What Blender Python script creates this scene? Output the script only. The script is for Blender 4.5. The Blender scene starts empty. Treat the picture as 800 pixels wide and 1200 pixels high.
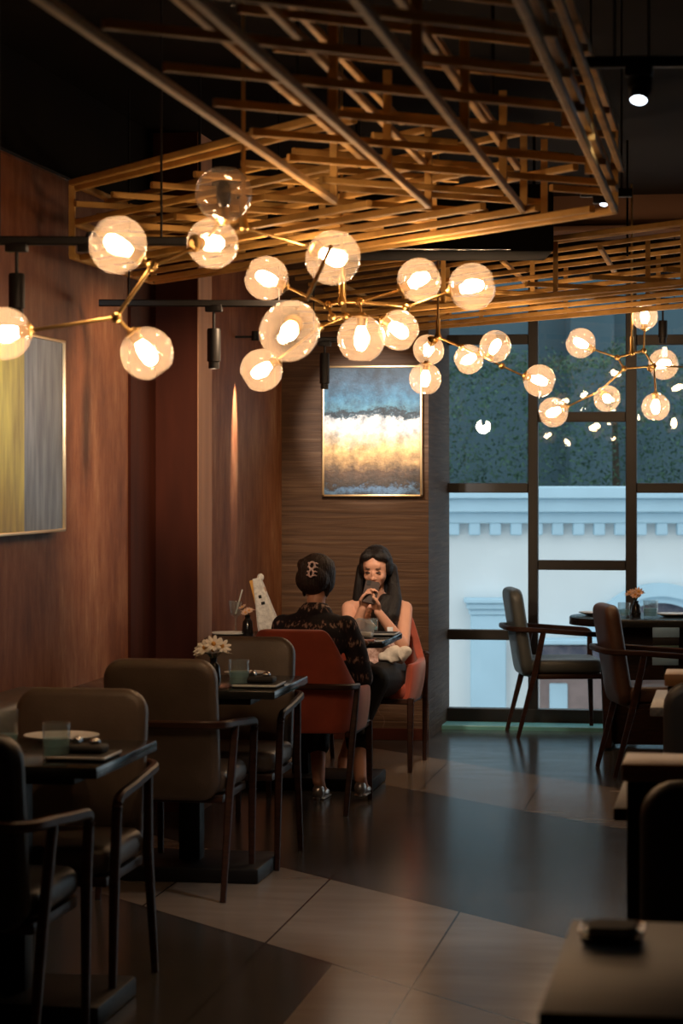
import bpy, bmesh, math, random
from mathutils import Vector, Matrix, noise
random.seed(7)
PI = math.pi
scene = bpy.context.scene
COL = scene.collection
# ------------------------------------------------------------------ camera geometry
TH = math.radians(9.33); CT, ST = math.cos(TH), math.sin(TH)
F = 2800.0; HC = 1.55; HY = 560.0
def cam2room(X, Z): return (X*CT - Z*ST, X*ST + Z*CT)
def at(px, py, z):                       # point at height z seen at that direction
    Z = F*(HC-z)/(py-HY); X = (px-400)/F*Z
    x, y = cam2room(X, Z); return Vector((x, y, z))
def dep(px, py, Z):                      # point at depth Z
    x, y = cam2room((px-400)/F*Z, Z); return Vector((x, y, HC-(py-HY)*Z/F))
def on_y(px, py, y):
    k = (px-400)/F; Z = y/(CT + k*ST); x, _ = cam2room(k*Z, Z)
    return Vector((x, y, HC-(py-HY)*Z/F))
def on_x(px, py, x):
    k = (px-400)/F; Z = x/(k*CT - ST); _, y = cam2room(k*Z, Z)
    return Vector((x, y, HC-(py-HY)*Z/F))
# ------------------------------------------------------------------ materials
MATS = {}
def new_mat(name):
    m = bpy.data.materials.new(name); m.use_nodes = True
    nt = m.node_tree; nt.nodes.clear()
    return m, nt, nt.nodes, nt.links
def ramp(nodes, stops, interp='LINEAR'):
    r = nodes.new('ShaderNodeValToRGB'); r.color_ramp.interpolation = interp
    e = r.color_ramp.elements
    while len(e) < len(stops): e.new(0.5)
    for k, (p, c) in enumerate(stops):
        e[k].position = p; e[k].color = (*c, 1)
    return r
def mat(name, col, rough=.5, metal=0, spec=.5, var=.0, scale=(20, 20, 20), col2=None, bump=0, bscale=None,
        contrast=(.35, .65), sheen=0, coat=0, detail=5, distort=0):
    m, nt, N, L = new_mat(name)
    out = N.new('ShaderNodeOutputMaterial'); b = N.new('ShaderNodeBsdfPrincipled')
    L.new(b.outputs[0], out.inputs[0])
    b.inputs['Base Color'].default_value = (*col, 1)
    b.inputs['Roughness'].default_value = rough; b.inputs['Metallic'].default_value = metal
    b.inputs['Specular IOR Level'].default_value = spec
    b.inputs['Sheen Weight'].default_value = sheen; b.inputs['Coat Weight'].default_value = coat
    b.inputs['Coat Roughness'].default_value = .1
    if var or col2 or bump:
        tc = N.new('ShaderNodeTexCoord'); mp = N.new('ShaderNodeMapping'); mp.inputs['Scale'].default_value = scale
        L.new(tc.outputs['Object'], mp.inputs[0])
        nz = N.new('ShaderNodeTexNoise'); nz.inputs['Scale'].default_value = 1; nz.inputs['Detail'].default_value = detail
        nz.inputs['Distortion'].default_value = distort
        L.new(mp.outputs[0], nz.inputs['Vector'])
        if col2 is None: col2 = tuple(c*(1-var) for c in col)
        r = ramp(N, [(contrast[0], col2), (contrast[1], col)])
        L.new(nz.outputs['Fac'], r.inputs[0]); L.new(r.outputs[0], b.inputs['Base Color'])
        if bump:
            bp = N.new('ShaderNodeBump'); bp.inputs['Strength'].default_value = bump; bp.inputs['Distance'].default_value = .01
            if bscale:
                mp2 = N.new('ShaderNodeMapping'); mp2.inputs['Scale'].default_value = bscale
                n2 = N.new('ShaderNodeTexNoise'); n2.inputs['Scale'].default_value = 1; n2.inputs['Detail'].default_value = 4
                L.new(tc.outputs['Object'], mp2.inputs[0]); L.new(mp2.outputs[0], n2.inputs['Vector']); L.new(n2.outputs['Fac'], bp.inputs['Height'])
            else: L.new(nz.outputs['Fac'], bp.inputs['Height'])
            L.new(bp.outputs[0], b.inputs['Normal'])
    MATS[name] = m; return m
def emis(name, col, s):
    m, nt, N, L = new_mat(name)
    out = N.new('ShaderNodeOutputMaterial'); e = N.new('ShaderNodeEmission')
    e.inputs[0].default_value = (*col, 1); e.inputs[1].default_value = s
    L.new(e.outputs[0], out.inputs[0]); MATS[name] = m; return m
def glassy(name, tint, haze, hazecol, refl=1.0, rough=0.0, ior=1.45):
    m, nt, N, L = new_mat(name)
    out = N.new('ShaderNodeOutputMaterial'); tr = N.new('ShaderNodeBsdfTransparent'); tr.inputs[0].default_value = (*tint, 1)
    gl = N.new('ShaderNodeBsdfGlossy'); gl.inputs['Roughness'].default_value = rough
    fr = N.new('ShaderNodeLayerWeight'); fr.inputs['Blend'].default_value = .5
    pw = N.new('ShaderNodeMath'); pw.operation = 'POWER'; pw.inputs[1].default_value = 4.5; L.new(fr.outputs['Facing'], pw.inputs[0])
    sc_ = N.new('ShaderNodeMath'); sc_.operation = 'MULTIPLY_ADD'; sc_.inputs[1].default_value = .6; sc_.inputs[2].default_value = .04; L.new(pw.outputs[0], sc_.inputs[0])
    mul = N.new('ShaderNodeMath'); mul.operation = 'MULTIPLY'; mul.inputs[1].default_value = refl
    L.new(sc_.outputs[0], mul.inputs[0])
    mx = N.new('ShaderNodeMixShader'); L.new(mul.outputs[0], mx.inputs[0]); L.new(tr.outputs[0], mx.inputs[1]); L.new(gl.outputs[0], mx.inputs[2])
    if haze:
        tl = N.new('ShaderNodeBsdfTranslucent'); tl.inputs[0].default_value = (*hazecol, 1)
        df = N.new('ShaderNodeBsdfDiffuse'); df.inputs[0].default_value = (*hazecol, 1)
        m1 = N.new('ShaderNodeMixShader'); m1.inputs[0].default_value = .5; L.new(tl.outputs[0], m1.inputs[1]); L.new(df.outputs[0], m1.inputs[2])
        m2 = N.new('ShaderNodeMixShader'); m2.inputs[0].default_value = haze
        L.new(mx.outputs[0], m2.inputs[1]); L.new(m1.outputs[0], m2.inputs[2]); L.new(m2.outputs[0], out.inputs[0])
    else: L.new(mx.outputs[0], out.inputs[0])
    MATS[name] = m; return m

mat('black_metal', (.008, .007, .007), .5, 0, spec=.25)
mat('steel', (.5, .5, .5), .25, 1)
mat('brass', (.62, .40, .15), .35, 1)
mat('dark_wood', (.050, .018, .010), .45, var=.5, scale=(8, 8, 60), spec=.3)
mat('lattice_wood', (.70, .41, .13), .6, var=.35, scale=(6, 6, 6), spec=.15)
mat('taupe_leather', (.115, .085, .064), .42, var=.2, scale=(9, 9, 9), bump=.12, bscale=(160, 160, 160))
mat('grey_leather', (.10, .105, .10), .42, var=.2, scale=(9, 9, 9), bump=.12, bscale=(160, 160, 160))
mat('umber_leather', (.11, .055, .035), .45, var=.2, scale=(9, 9, 9))
mat('black_leather', (.018, .017, .017), .45)
mat('rust_velvet', (.44, .075, .035), .7, var=.25, scale=(7, 7, 7), sheen=.3)
mat('table_black', (.015, .016, .015), .18, spec=.5)
mat('oak_top', (.30, .13, .04), .4, var=.35, scale=(3, 40, 40))
mat('dark_stone', (.05, .05, .05), .35, col2=(.13, .12, .11), scale=(60, 60, 60))
mat('walnut_top', (.028, .013, .006), .45, var=.4, scale=(3, 40, 40), spec=.10)
mat('porcelain', (.75, .77, .78), .25)
mat('cream_cloth', (.72, .62, .50), .85, var=.2, scale=(40, 40, 40), bump=.2)
mat('white_plush', (.92, .89, .84), .9, var=.25, scale=(60, 60, 60), bump=.4)
mat('petal', (.90, .88, .84), .7)
mat('peach_petal', (.80, .52, .38), .7, var=.35, scale=(70, 70, 70))
mat('amber', (.75, .38, .08), .6)
mat('dark_glass', (.012, .01, .01), .12)
mat('napkin_black', (.012, .012, .013), .75)
mat('skin', (.70, .36, .24), .5, var=.08, scale=(12, 12, 12))
mat('hair', (.012, .008, .007), .55, var=.5, scale=(170, 170, 10), spec=.35, bump=.6)
mat('hair_brown', (.028, .015, .011), .6, var=.5, scale=(150, 60, 40), spec=.3, bump=.7)
mat('lip', (.50, .10, .09), .4)
mat('eye_dark', (.01, .008, .008), .25)
mat('brow', (.03, .018, .014), .8)
mat('dress', (.75, .52, .44), .8, col2=(.45, .25, .2), scale=(70, 70, 70))
mat('clip', (.70, .50, .48), .2, 0, spec=.8)
mat('phone_shell', (.055, .036, .030), .6, spec=.2)
mat('silver_shoe', (.55, .52, .50), .3, .8)
mat('black_shoe', (.015, .012, .012), .35)
mat('frame_metal', (.012, .008, .007), .45)
mat('pale_gold', (.75, .52, .28), .35, .8)
mat('sill_stone', (.22, .62, .62), .3)
mat('ceiling_black', (.006, .004, .003), .9, spec=.05)
mat('duct_black', (.008, .007, .006), .8, spec=.05)
mat('plaster_bulk', (.10, .055, .035), .9, spec=.1)
mat('facade_white', (.78, .80, .80), .85, var=.06, scale=(1.5, 1.5, 1.5))
mat('facade_blue', (.50, .69, .80), .8, var=.06, scale=(3, 3, 3))
mat('facade_dark', (.17, .15, .17), .8, col2=(.07, .07, .10), scale=(9, 9, 9))
mat('facade_pink', (.34, .24, .22), .8, var=.3, scale=(5, 5, 5))
mat('ground_grey', (.25, .26, .26), .9)
mat('blue_building', (.08, .135, .165), .8, col2=(.04, .085, .105), scale=(.9, .9, .3), contrast=(.2, .8), detail=2)
mat('bark', (.06, .045, .03), .9)
mat('leaf', (.06, .14, .075), .7, col2=(.02, .06, .045), scale=(3, 3, 3))
mat('paper_blue', (.28, .48, .72), .5); mat('paper_green', (.10, .16, .13), .5)
mat('pink_card', (.75, .40, .38), .6)
emis('bulb', (1.0, .66, .38), 118)
emis('bulb_dim', (1.0, .50, .18), 1.5)
emis('lens_cool', (.75, .85, 1.0), 9)
glassy('globe_glass', (.98, .93, .88), .055, (1, .84, .70), 1.6)
glassy('clear_glass', (.94, .96, .96), .07, (.8, .9, .9), 2.2)
glassy('window_glass', (.94, .98, .98), 0, (1, 1, 1), .55)
glassy('water', (.75, .90, .92), .42, (.62, .95, 1), 1.5)  # cyan haze colour stands in for the window reflected in the water
glassy('plastic_wrap', (.9, .9, .9), .35, (.9, .92, .92), 2.0, rough=.15)

def wall_mat():
    m, nt, N, L = new_mat('wall_plaster')
    out = N.new('ShaderNodeOutputMaterial'); b = N.new('ShaderNodeBsdfPrincipled'); L.new(b.outputs[0], out.inputs[0])
    b.inputs['Roughness'].default_value = .6; b.inputs['Specular IOR Level'].default_value = .22
    tc = N.new('ShaderNodeTexCoord')
    def nz(scale, det, rough, dist=0):
        mp = N.new('ShaderNodeMapping'); mp.inputs['Scale'].default_value = scale; L.new(tc.outputs['Object'], mp.inputs[0])
        n = N.new('ShaderNodeTexNoise'); n.inputs['Scale'].default_value = 1; n.inputs['Detail'].default_value = det; n.inputs['Roughness'].default_value = rough
        n.inputs['Distortion'].default_value = dist; L.new(mp.outputs[0], n.inputs['Vector']); return n.outputs['Fac']
    a_ = nz((2.2, 2.2, 1.1), 6, .6, .5); c_ = nz((12, 12, 3.6), 8, .75)
    mxv = N.new('ShaderNodeMath'); mxv.operation = 'MULTIPLY_ADD'; mxv.inputs[1].default_value = .55; L.new(c_, mxv.inputs[0])
    m2 = N.new('ShaderNodeMath'); m2.operation = 'MULTIPLY'; m2.inputs[1].default_value = .55; L.new(a_, m2.inputs[0]); L.new(m2.outputs[0], mxv.inputs[2])
    r = ramp(N, [(.36, (.095, .026, .009)), (.52, (.20, .066, .024)), (.62, (.27, .11, .048)), (.72, (.40, .22, .12))])
    L.new(mxv.outputs[0], r.inputs[0]); L.new(r.outputs[0], b.inputs['Base Color'])
    bp = N.new('ShaderNodeBump'); bp.inputs['Strength'].default_value = .15; bp.inputs['Distance'].default_value = .01; L.new(c_, bp.inputs['Height']); L.new(bp.outputs[0], b.inputs['Normal'])
    return m
WALL = wall_mat()
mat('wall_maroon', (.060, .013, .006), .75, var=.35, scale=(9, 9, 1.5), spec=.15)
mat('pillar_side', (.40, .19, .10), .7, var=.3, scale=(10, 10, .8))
def back_mat():
    m, nt, N, L = new_mat('back_wall_wood')
    out = N.new('ShaderNodeOutputMaterial'); b = N.new('ShaderNodeBsdfPrincipled'); L.new(b.outputs[0], out.inputs[0])
    b.inputs['Roughness'].default_value = .6; b.inputs['Specular IOR Level'].default_value = .25
    tc = N.new('ShaderNodeTexCoord'); mp = N.new('ShaderNodeMapping'); mp.inputs['Scale'].default_value = (2.2, 2.2, 55)
    L.new(tc.outputs['Object'], mp.inputs[0])
    n1 = N.new('ShaderNodeTexNoise'); n1.inputs['Scale'].default_value = 1; n1.inputs['Detail'].default_value = 6; n1.inputs['Distortion'].default_value = .6
    L.new(mp.outputs[0], n1.inputs['Vector'])
    r = ramp(N, [(.3, (.060, .030, .016)), (.55, (.098, .050, .026)), (.75, (.15, .085, .046))])
    L.new(n1.outputs['Fac'], r.inputs[0])
    mv = N.new('ShaderNodeMapping'); mv.inputs['Scale'].default_value = (3, 3, 2); L.new(tc.outputs['Object'], mv.inputs[0])
    v = N.new('ShaderNodeTexVoronoi'); v.feature = 'DISTANCE_TO_EDGE'; v.inputs['Scale'].default_value = 1.1
    nd = N.new('ShaderNodeTexNoise'); nd.inputs['Scale'].default_value = 4; L.new(mv.outputs[0], nd.inputs['Vector'])
    ad = N.new('ShaderNodeMix'); ad.data_type = 'VECTOR'; ad.inputs[0].default_value = .35
    L.new(mv.outputs[0], ad.inputs[4]); L.new(nd.outputs['Color'], ad.inputs[5]); L.new(ad.outputs[1], v.inputs['Vector'])
    vr = ramp(N, [(0, (.35, .35, .35)), (.012, (0, 0, 0))]); L.new(v.outputs['Distance'], vr.inputs[0])
    sep = N.new('ShaderNodeSeparateXYZ'); L.new(tc.outputs['Object'], sep.inputs[0])
    g = N.new('ShaderNodeMath'); g.operation = 'LESS_THAN'; g.inputs[1].default_value = .62; L.new(sep.outputs['Z'], g.inputs[0])
    mm = N.new('ShaderNodeMath'); mm.operation = 'MULTIPLY'; L.new(vr.outputs[0], mm.inputs[0]); L.new(g.outputs[0], mm.inputs[1])
    mx = N.new('ShaderNodeMix'); mx.data_type = 'RGBA'; L.new(mm.outputs[0], mx.inputs[0]); L.new(r.outputs[0], mx.inputs[6]); mx.inputs[7].default_value = (.3, .2, .15, 1)
    L.new(mx.outputs[2], b.inputs['Base Color'])
    bp = N.new('ShaderNodeBump'); bp.inputs['Strength'].default_value = .5; bp.inputs['Distance'].default_value = .01; L.new(n1.outputs['Fac'], bp.inputs['Height']); L.new(bp.outputs[0], b.inputs['Normal'])
    return m
BACKM = back_mat()
def floor_mat():
    m, nt, N, L = new_mat('floor_tiles')
    out = N.new('ShaderNodeOutputMaterial'); b = N.new('ShaderNodeBsdfPrincipled'); L.new(b.outputs[0], out.inputs[0])
    tc = N.new('ShaderNodeTexCoord'); sep = N.new('ShaderNodeSeparateXYZ'); L.new(tc.outputs['Object'], sep.inputs[0])
    def M(op, a, bb, c=None):
        n = N.new('ShaderNodeMath'); n.operation = op
        for k, q in enumerate((a, bb, c)):
            if q is None: continue
            if isinstance(q, (int, float)): n.inputs[k].default_value = q
            else: L.new(q, n.inputs[k])
        return n.outputs[0]
    # diagonal band coordinate across the room, and coordinate along the walls
    a = math.radians(-43.3); nx, ny = math.cos(a), -math.sin(a)
    X, Y = sep.outputs['X'], sep.outputs['Y']
    u = M('ADD', M('MULTIPLY', X, nx), M('MULTIPLY', Y, ny))
    U = lambda p: p.x*nx + p.y*ny
    l1, l2, l3, l4 = (U(at(*q, 0)) for q in ((580, 900), (580, 944), (500, 1059), (268, 1092)))
    vx = at(388, 1132, 0).x
    beige = M('MULTIPLY', M('GREATER_THAN', u, l2), M('LESS_THAN', u, l1))
    beige = M('ADD', beige, M('MULTIPLY', M('GREATER_THAN', u, l4), M('LESS_THAN', u, l3)))
    beige = M('ADD', beige, M('MULTIPLY', M('LESS_THAN', u, l4), M('GREATER_THAN', X, vx)))
    mp = N.new('ShaderNodeMapping'); mp.inputs['Scale'].default_value = (2.5, 9, 1); L.new(tc.outputs['Object'], mp.inputs[0])
    mp.inputs['Rotation'].default_value = (0, 0, math.radians(4))
    nz = N.new('ShaderNodeTexNoise'); nz.inputs['Scale'].default_value = 1; nz.inputs['Detail'].default_value = 5; L.new(mp.outputs[0], nz.inputs['Vector'])
    rd = ramp(N, [(.3, (.050, .047, .044)), (.7, (.064, .060, .056))]); rb = ramp(N, [(.3, (.215, .168, .13)), (.7, (.255, .205, .16))])
    L.new(nz.outputs['Fac'], rd.inputs[0]); L.new(nz.outputs['Fac'], rb.inputs[0])
    mx = N.new('ShaderNodeMix'); mx.data_type = 'RGBA'; L.new(beige, mx.inputs[0]); L.new(rd.outputs[0], mx.inputs[6]); L.new(rb.outputs[0], mx.inputs[7])
    # joints
    def joint(coord, off, step, w):
        t = M('FRACT', M('DIVIDE', M('SUBTRACT', coord, off-100*step), step), 0)
        d = M('MINIMUM', t, M('SUBTRACT', 1, t))
        return M('LESS_THAN', d, w/step/2)
    x0 = at(536, 1072, 0).x
    j = M('MAXIMUM', joint(X, x0, .572, .007), joint(u, l2, (l1-l2), .010))
    dk = N.new('ShaderNodeMix'); dk.data_type = 'RGBA'; L.new(j, dk.inputs[0]); L.new(mx.outputs[2], dk.inputs[6]); dk.inputs[7].default_value = (.018, .015, .013, 1)
    L.new(dk.outputs[2], b.inputs['Base Color'])
    rr = N.new('ShaderNodeMapRange'); rr.inputs[3].default_value = .15; rr.inputs[4].default_value = .24; L.new(nz.outputs['Fac'], rr.inputs[0]); L.new(rr.outputs[0], b.inputs['Roughness'])
    b.inputs['Specular IOR Level'].default_value = .30
    return m
FLOORM = floor_mat()
def painting_mat_sea(w, h):
    m, nt, N, L = new_mat('painting_sea')
    out = N.new('ShaderNodeOutputMaterial'); b = N.new('ShaderNodeBsdfPrincipled'); L.new(b.outputs[0], out.inputs[0]); b.inputs['Roughness'].default_value = .45
    tc = N.new('ShaderNodeTexCoord'); sep = N.new('ShaderNodeSeparateXYZ'); L.new(tc.outputs['Object'], sep.inputs[0])
    n1 = N.new('ShaderNodeTexNoise'); n1.inputs['Scale'].default_value = 11; n1.inputs['Detail'].default_value = 12; n1.inputs['Roughness'].default_value = .8
    mp = N.new('ShaderNodeMapping'); mp.inputs['Scale'].default_value = (1.0, 1, 1.3); L.new(tc.outputs['Object'], mp.inputs[0]); L.new(mp.outputs[0], n1.inputs['Vector'])
    a = N.new('ShaderNodeMath'); a.operation = 'MULTIPLY_ADD'; a.inputs[1].default_value = 1/h; a.inputs[2].default_value = 0; L.new(sep.outputs['Z'], a.inputs[0])
    c = N.new('ShaderNodeMath'); c.operation = 'MULTIPLY_ADD'; c.inputs[1].default_value = .34; L.new(n1.outputs['Fac'], c.inputs[0]); L.new(a.outputs[0], c.inputs[2])
    d = N.new('ShaderNodeMath'); d.operation = 'SUBTRACT'; d.inputs[1].default_value = .17; L.new(c.outputs[0], d.inputs[0])
    r = ramp(N, [(0, (.02, .03, .05)), (.05, (.10, .22, .40)), (.09, (.02, .012, .008)), (.19, (.09, .045, .022)), (.27, (.42, .25, .10)), (.36, (.80, .50, .20)), (.47, (.86, .76, .60)), (.50, (.9, .9, .88)), (.595, (.85, .88, .9)), (.615, (.03, .09, .14)), (.645, (.012, .014, .02)), (.675, (.10, .28, .40)), (.75, (.06, .22, .38)), (.88, (.045, .10, .17)), (1, (.02, .045, .075))])
    L.new(d.outputs[0], r.inputs[0])
    n2 = N.new('ShaderNodeTexNoise'); n2.inputs['Scale'].default_value = 7; n2.inputs['Roughness'].default_value = .7; n2.inputs['Detail'].default_value = 8
    mp2 = N.new('ShaderNodeMapping'); mp2.inputs['Scale'].default_value = (1.5, 1, 1.3); L.new(tc.outputs['Object'], mp2.inputs[0]); L.new(mp2.outputs[0], n2.inputs['Vector'])
    r2 = ramp(N, [(.38, (.22, .22, .24)), (.62, (1.35, 1.3, 1.25))]); L.new(n2.outputs['Fac'], r2.inputs[0])
    mx = N.new('ShaderNodeMix'); mx.data_type = 'RGBA'; mx.blend_type = 'MULTIPLY'; mx.inputs[0].default_value = .75
    L.new(r.outputs[0], mx.inputs[6]); L.new(r2.outputs[0], mx.inputs[7]); L.new(mx.outputs[2], b.inputs['Base Color'])
    bp = N.new('ShaderNodeBump'); bp.inputs['Strength'].default_value = .5; bp.inputs['Distance'].default_value = .01; L.new(n1.outputs['Fac'], bp.inputs['Height']); L.new(bp.outputs[0], b.inputs['Normal'])
    return m
def painting_mat_stripe(split):
    m, nt, N, L = new_mat('painting_stripes')
    out = N.new('ShaderNodeOutputMaterial'); b = N.new('ShaderNodeBsdfPrincipled'); L.new(b.outputs[0], out.inputs[0]); b.inputs['Roughness'].default_value = .5
    tc = N.new('ShaderNodeTexCoord'); sep = N.new('ShaderNodeSeparateXYZ'); L.new(tc.outputs['Object'], sep.inputs[0])
    n1 = N.new('ShaderNodeTexNoise'); n1.inputs['Scale'].default_value = 3; n1.inputs['Detail'].default_value = 8
    mp = N.new('ShaderNodeMapping'); mp.inputs['Scale'].default_value = (1, 6, 1.2); L.new(tc.outputs['Object'], mp.inputs[0]); L.new(mp.outputs[0], n1.inputs['Vector'])
    ry = ramp(N, [(.3, (.36, .26, .05)), (.7, (.72, .60, .12))]); rb = ramp(N, [(.3, (.13, .16, .19)), (.7, (.34, .38, .42))])
    L.new(n1.outputs['Fac'], ry.inputs[0]); L.new(n1.outputs['Fac'], rb.inputs[0])
    g = N.new('ShaderNodeMath'); g.operation = 'GREATER_THAN'; g.inputs[1].default_value = split; L.new(sep.outputs['Y'], g.inputs[0])
    mx = N.new('ShaderNodeMix'); mx.data_type = 'RGBA'; L.new(g.outputs[0], mx.inputs[0]); L.new(ry.outputs[0], mx.inputs[6]); L.new(rb.outputs[0], mx.inputs[7])
    L.new(mx.outputs[2], b.inputs['Base Color']); return m
def sweater_mat():
    m, nt, N, L = new_mat('sweater_knit')
    out = N.new('ShaderNodeOutputMaterial'); b = N.new('ShaderNodeBsdfPrincipled'); L.new(b.outputs[0], out.inputs[0]); b.inputs['Roughness'].default_value = .85
    tc = N.new('ShaderNodeTexCoord'); sep = N.new('ShaderNodeSeparateXYZ'); L.new(tc.outputs['Object'], sep.inputs[0])
    n1 = N.new('ShaderNodeTexNoise'); n1.inputs['Scale'].default_value = 1; n1.inputs['Detail'].default_value = 4
    mp = N.new('ShaderNodeMapping'); mp.inputs['Scale'].default_value = (75, 75, 28); L.new(tc.outputs['Object'], mp.inputs[0]); L.new(mp.outputs[0], n1.inputs['Vector'])
    w = N.new('ShaderNodeMath'); w.operation = 'SINE'; k = N.new('ShaderNodeMath'); k.operation = 'MULTIPLY'; k.inputs[1].default_value = 75; L.new(sep.outputs['Z'], k.inputs[0]); L.new(k.outputs[0], w.inputs[0])
    s = N.new('ShaderNodeMath'); s.operation = 'MULTIPLY_ADD'; s.inputs[1].default_value = .10; L.new(w.outputs[0], s.inputs[0]); L.new(n1.outputs['Fac'], s.inputs[2])
    r = ramp(N, [(.5, (.012, .010, .016)), (.60, (.030, .016, .02)), (.66, (.22, .14, .11)), (.74, (.45, .33, .27))]); L.new(s.outputs[0], r.inputs[0]); L.new(r.outputs[0], b.inputs['Base Color'])
    return m
SWEATER = sweater_mat()

# ------------------------------------------------------------------ mesh helpers
class MB:
    def __init__(s): s.bm = bmesh.new()
    def box(s, c, size, bev=0, seg=2, M=None, rot=None):
        r = bmesh.ops.create_cube(s.bm, size=1); vs = r['verts']
        for v in vs: v.co = Vector((v.co.x*size[0], v.co.y*size[1], v.co.z*size[2]))
        if bev:
            es = list({e for v in vs for e in v.link_edges})
            rr = bmesh.ops.bevel(s.bm, geom=es, offset=min(bev, min(size)*.49), segments=seg, profile=.5, affect='EDGES')
            vs = list({v for f in rr['faces'] for v in f.verts} | {v for v in vs if v.is_valid})
        T = Matrix.Translation(Vector(c)) @ (rot.to_4x4() if rot else Matrix())
        if M: T = M @ T
        for v in vs: v.co = T @ v.co
        return s
    def tube(s, pts, rad, n=10, cap=True):
        pts = [Vector(p) for p in pts]
        rads = rad if isinstance(rad, (list, tuple)) else [rad]*len(pts)
        rings = []; up = None
        for i, p in enumerate(pts):
            d = ((pts[min(i+1, len(pts)-1)] - pts[max(i-1, 0)])).normalized()
            if up is None: up = Vector((0, 0, 1)) if abs(d.z) < .9 else Vector((1, 0, 0))
            a = d.cross(up).normalized(); up = a.cross(d).normalized()
            rings.append([s.bm.verts.new(p + (a*math.cos(2*PI*k/n) + up*math.sin(2*PI*k/n))*rads[i]) for k in range(n)])
        s._bridge(rings, cap); return s
    def bar(s, pts, w, h, up=(0, 0, 1), bev=.15):   # rectangular section with chamfered corners; w across, h along up
        pts = [Vector(p) for p in pts]; up = Vector(up)
        ws = w if isinstance(w, (list, tuple)) else [w]*len(pts); hs = h if isinstance(h, (list, tuple)) else [h]*len(pts)
        rings = []
        for i, p in enumerate(pts):
            d = ((pts[min(i+1, len(pts)-1)] - pts[max(i-1, 0)])).normalized()
            a = d.cross(up).normalized(); uu = a.cross(d).normalized()
            W, H = ws[i]/2, hs[i]/2; c = bev*min(W, H)*2
            q = [(W-c, H), (W, H-c), (W, -H+c), (W-c, -H), (-W+c, -H), (-W, -H+c), (-W, H-c), (-W+c, H)]
            rings.append([s.bm.verts.new(p + a*x + uu*y) for x, y in q])
        s._bridge(rings, True); return s
    def _bridge(s, rings, cap=True, close=False):
        n = len(rings[0])
        for i in range(len(rings)-1 + (1 if close else 0)):
            A, B = rings[i], rings[(i+1) % len(rings)]
            for k in range(n):
                try: s.bm.faces.new((A[k], A[(k+1) % n], B[(k+1) % n], B[k]))
                except ValueError: pass
        if cap:
            for R in (rings[0], rings[-1]):
                try: s.bm.faces.new(R)
                except ValueError: pass
    def lathe(s, prof, c=(0, 0, 0), n=28, M=None):
        T = (M or Matrix()) @ Matrix.Translation(Vector(c))
        rings = [[s.bm.verts.new(T @ Vector((r*math.cos(2*PI*k/n), r*math.sin(2*PI*k/n), z))) for k in range(n)] for r, z in prof]
        s._bridge(rings, True); return s
    def ell(s, c, r, seg=16, M=None, rot=None):
        rr = bmesh.ops.create_uvsphere(s.bm, u_segments=seg, v_segments=max(6, seg*2//3), radius=1)
        T = (M or Matrix()) @ Matrix.Translation(Vector(c)) @ (rot.to_4x4() if rot else Matrix())
        if isinstance(r, (int, float)): r = (r, r, r)
        for v in rr['verts']: v.co = T @ Vector((v.co.x*r[0], v.co.y*r[1], v.co.z*r[2]))
        return s
    def pillow(s, w, h, d, rc, re, M=None, bulge=0, bend=0, n=6):  # rounded panel in the xz plane, depth along y
        T = M or Matrix()
        def outline(ins):
            W, H, R = w/2-ins, h/2-ins, max(rc-ins, .002); pts = []
            for cx, cz, a0 in ((W-R, H-R, 0), (-W+R, H-R, 90), (-W+R, -H+R, 180), (W-R, -H+R, 270)):
                for k in range(n+1):
                    a = math.radians(a0 + 90*k/n); pts.append((cx+R*math.cos(a), cz+R*math.sin(a)))
            return pts
        rings = []; lay = []
        for k in range(5):
            a = math.radians(90*k/4); lay.append((re*(1-math.sin(a)), -d/2 + re*(1-math.cos(a))))
        lay = [(i, y) for i, y in lay] + [(i, -y) for i, y in reversed(lay)]
        extra = [(re+.3*min(w, h)/2, -d/2-bulge*.7)], [(re+.3*min(w, h)/2, d/2+bulge*.7)]
        seq = [(re+.65*min(w, h)/2*.9, -d/2-bulge)] + extra[0] + lay + extra[1] + [(re+.65*min(w, h)/2*.9, d/2+bulge)]
        for ins, y in seq:
            pts = outline(min(ins, min(w, h)/2-.004))
            rings.append([s.bm.verts.new(T @ Vector((x, y + bend*(x*x), z))) for x, z in pts])
        s._bridge(rings, True); return s
    def build(s, name, m, parent=None, smooth=True, mods=None):
        bmesh.ops.recalc_face_normals(s.bm, faces=s.bm.faces[:])
        me = bpy.data.meshes.new(name); s.bm.to_mesh(me); s.bm.free()
        o = bpy.data.objects.new(name, me); COL.objects.link(o)
        me.materials.append(MATS[m] if isinstance(m, str) else m)
        if smooth:
            for p in me.polygons: p.use_smooth = True
            try: me.set_sharp_from_angle(angle=math.radians(40))
            except Exception: pass
        if parent: o.parent = parent
        return o
def tag(o, label=None, cat=None, group=None, kind=None):
    if label: o['label'] = label
    if cat: o['category'] = cat
    if group: o['group'] = group
    if kind: o['kind'] = kind
    return o
def empty(name, loc=(0, 0, 0), rz=0, label=None, cat=None, group=None):
    o = bpy.data.objects.new(name, None); COL.objects.link(o); o.location = loc; o.rotation_euler = (0, 0, rz)
    o.empty_display_size = .05
    return tag(o, label, cat, group)
def copy_tree(o, parent=None):
    c = o.copy(); COL.objects.link(c)
    if parent: c.parent = parent
    for ch in [x for x in list(COL.objects) if x.parent == o]: copy_tree(ch, c)
    return c
def place(o, loc, rz, label=None, group=None):
    o.location = loc; o.rotation_euler = (0, 0, rz)
    if label: o['label'] = label
    if group: o['group'] = group
    return o
def struct(o): o['kind'] = 'structure'; return o
def bez(p0, p1, p2, n=6):
    p0, p1, p2 = map(Vector, (p0, p1, p2))
    return [p0*(1-t)**2 + p1*2*t*(1-t) + p2*t*t for t in [k/n for k in range(n+1)]]

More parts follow.
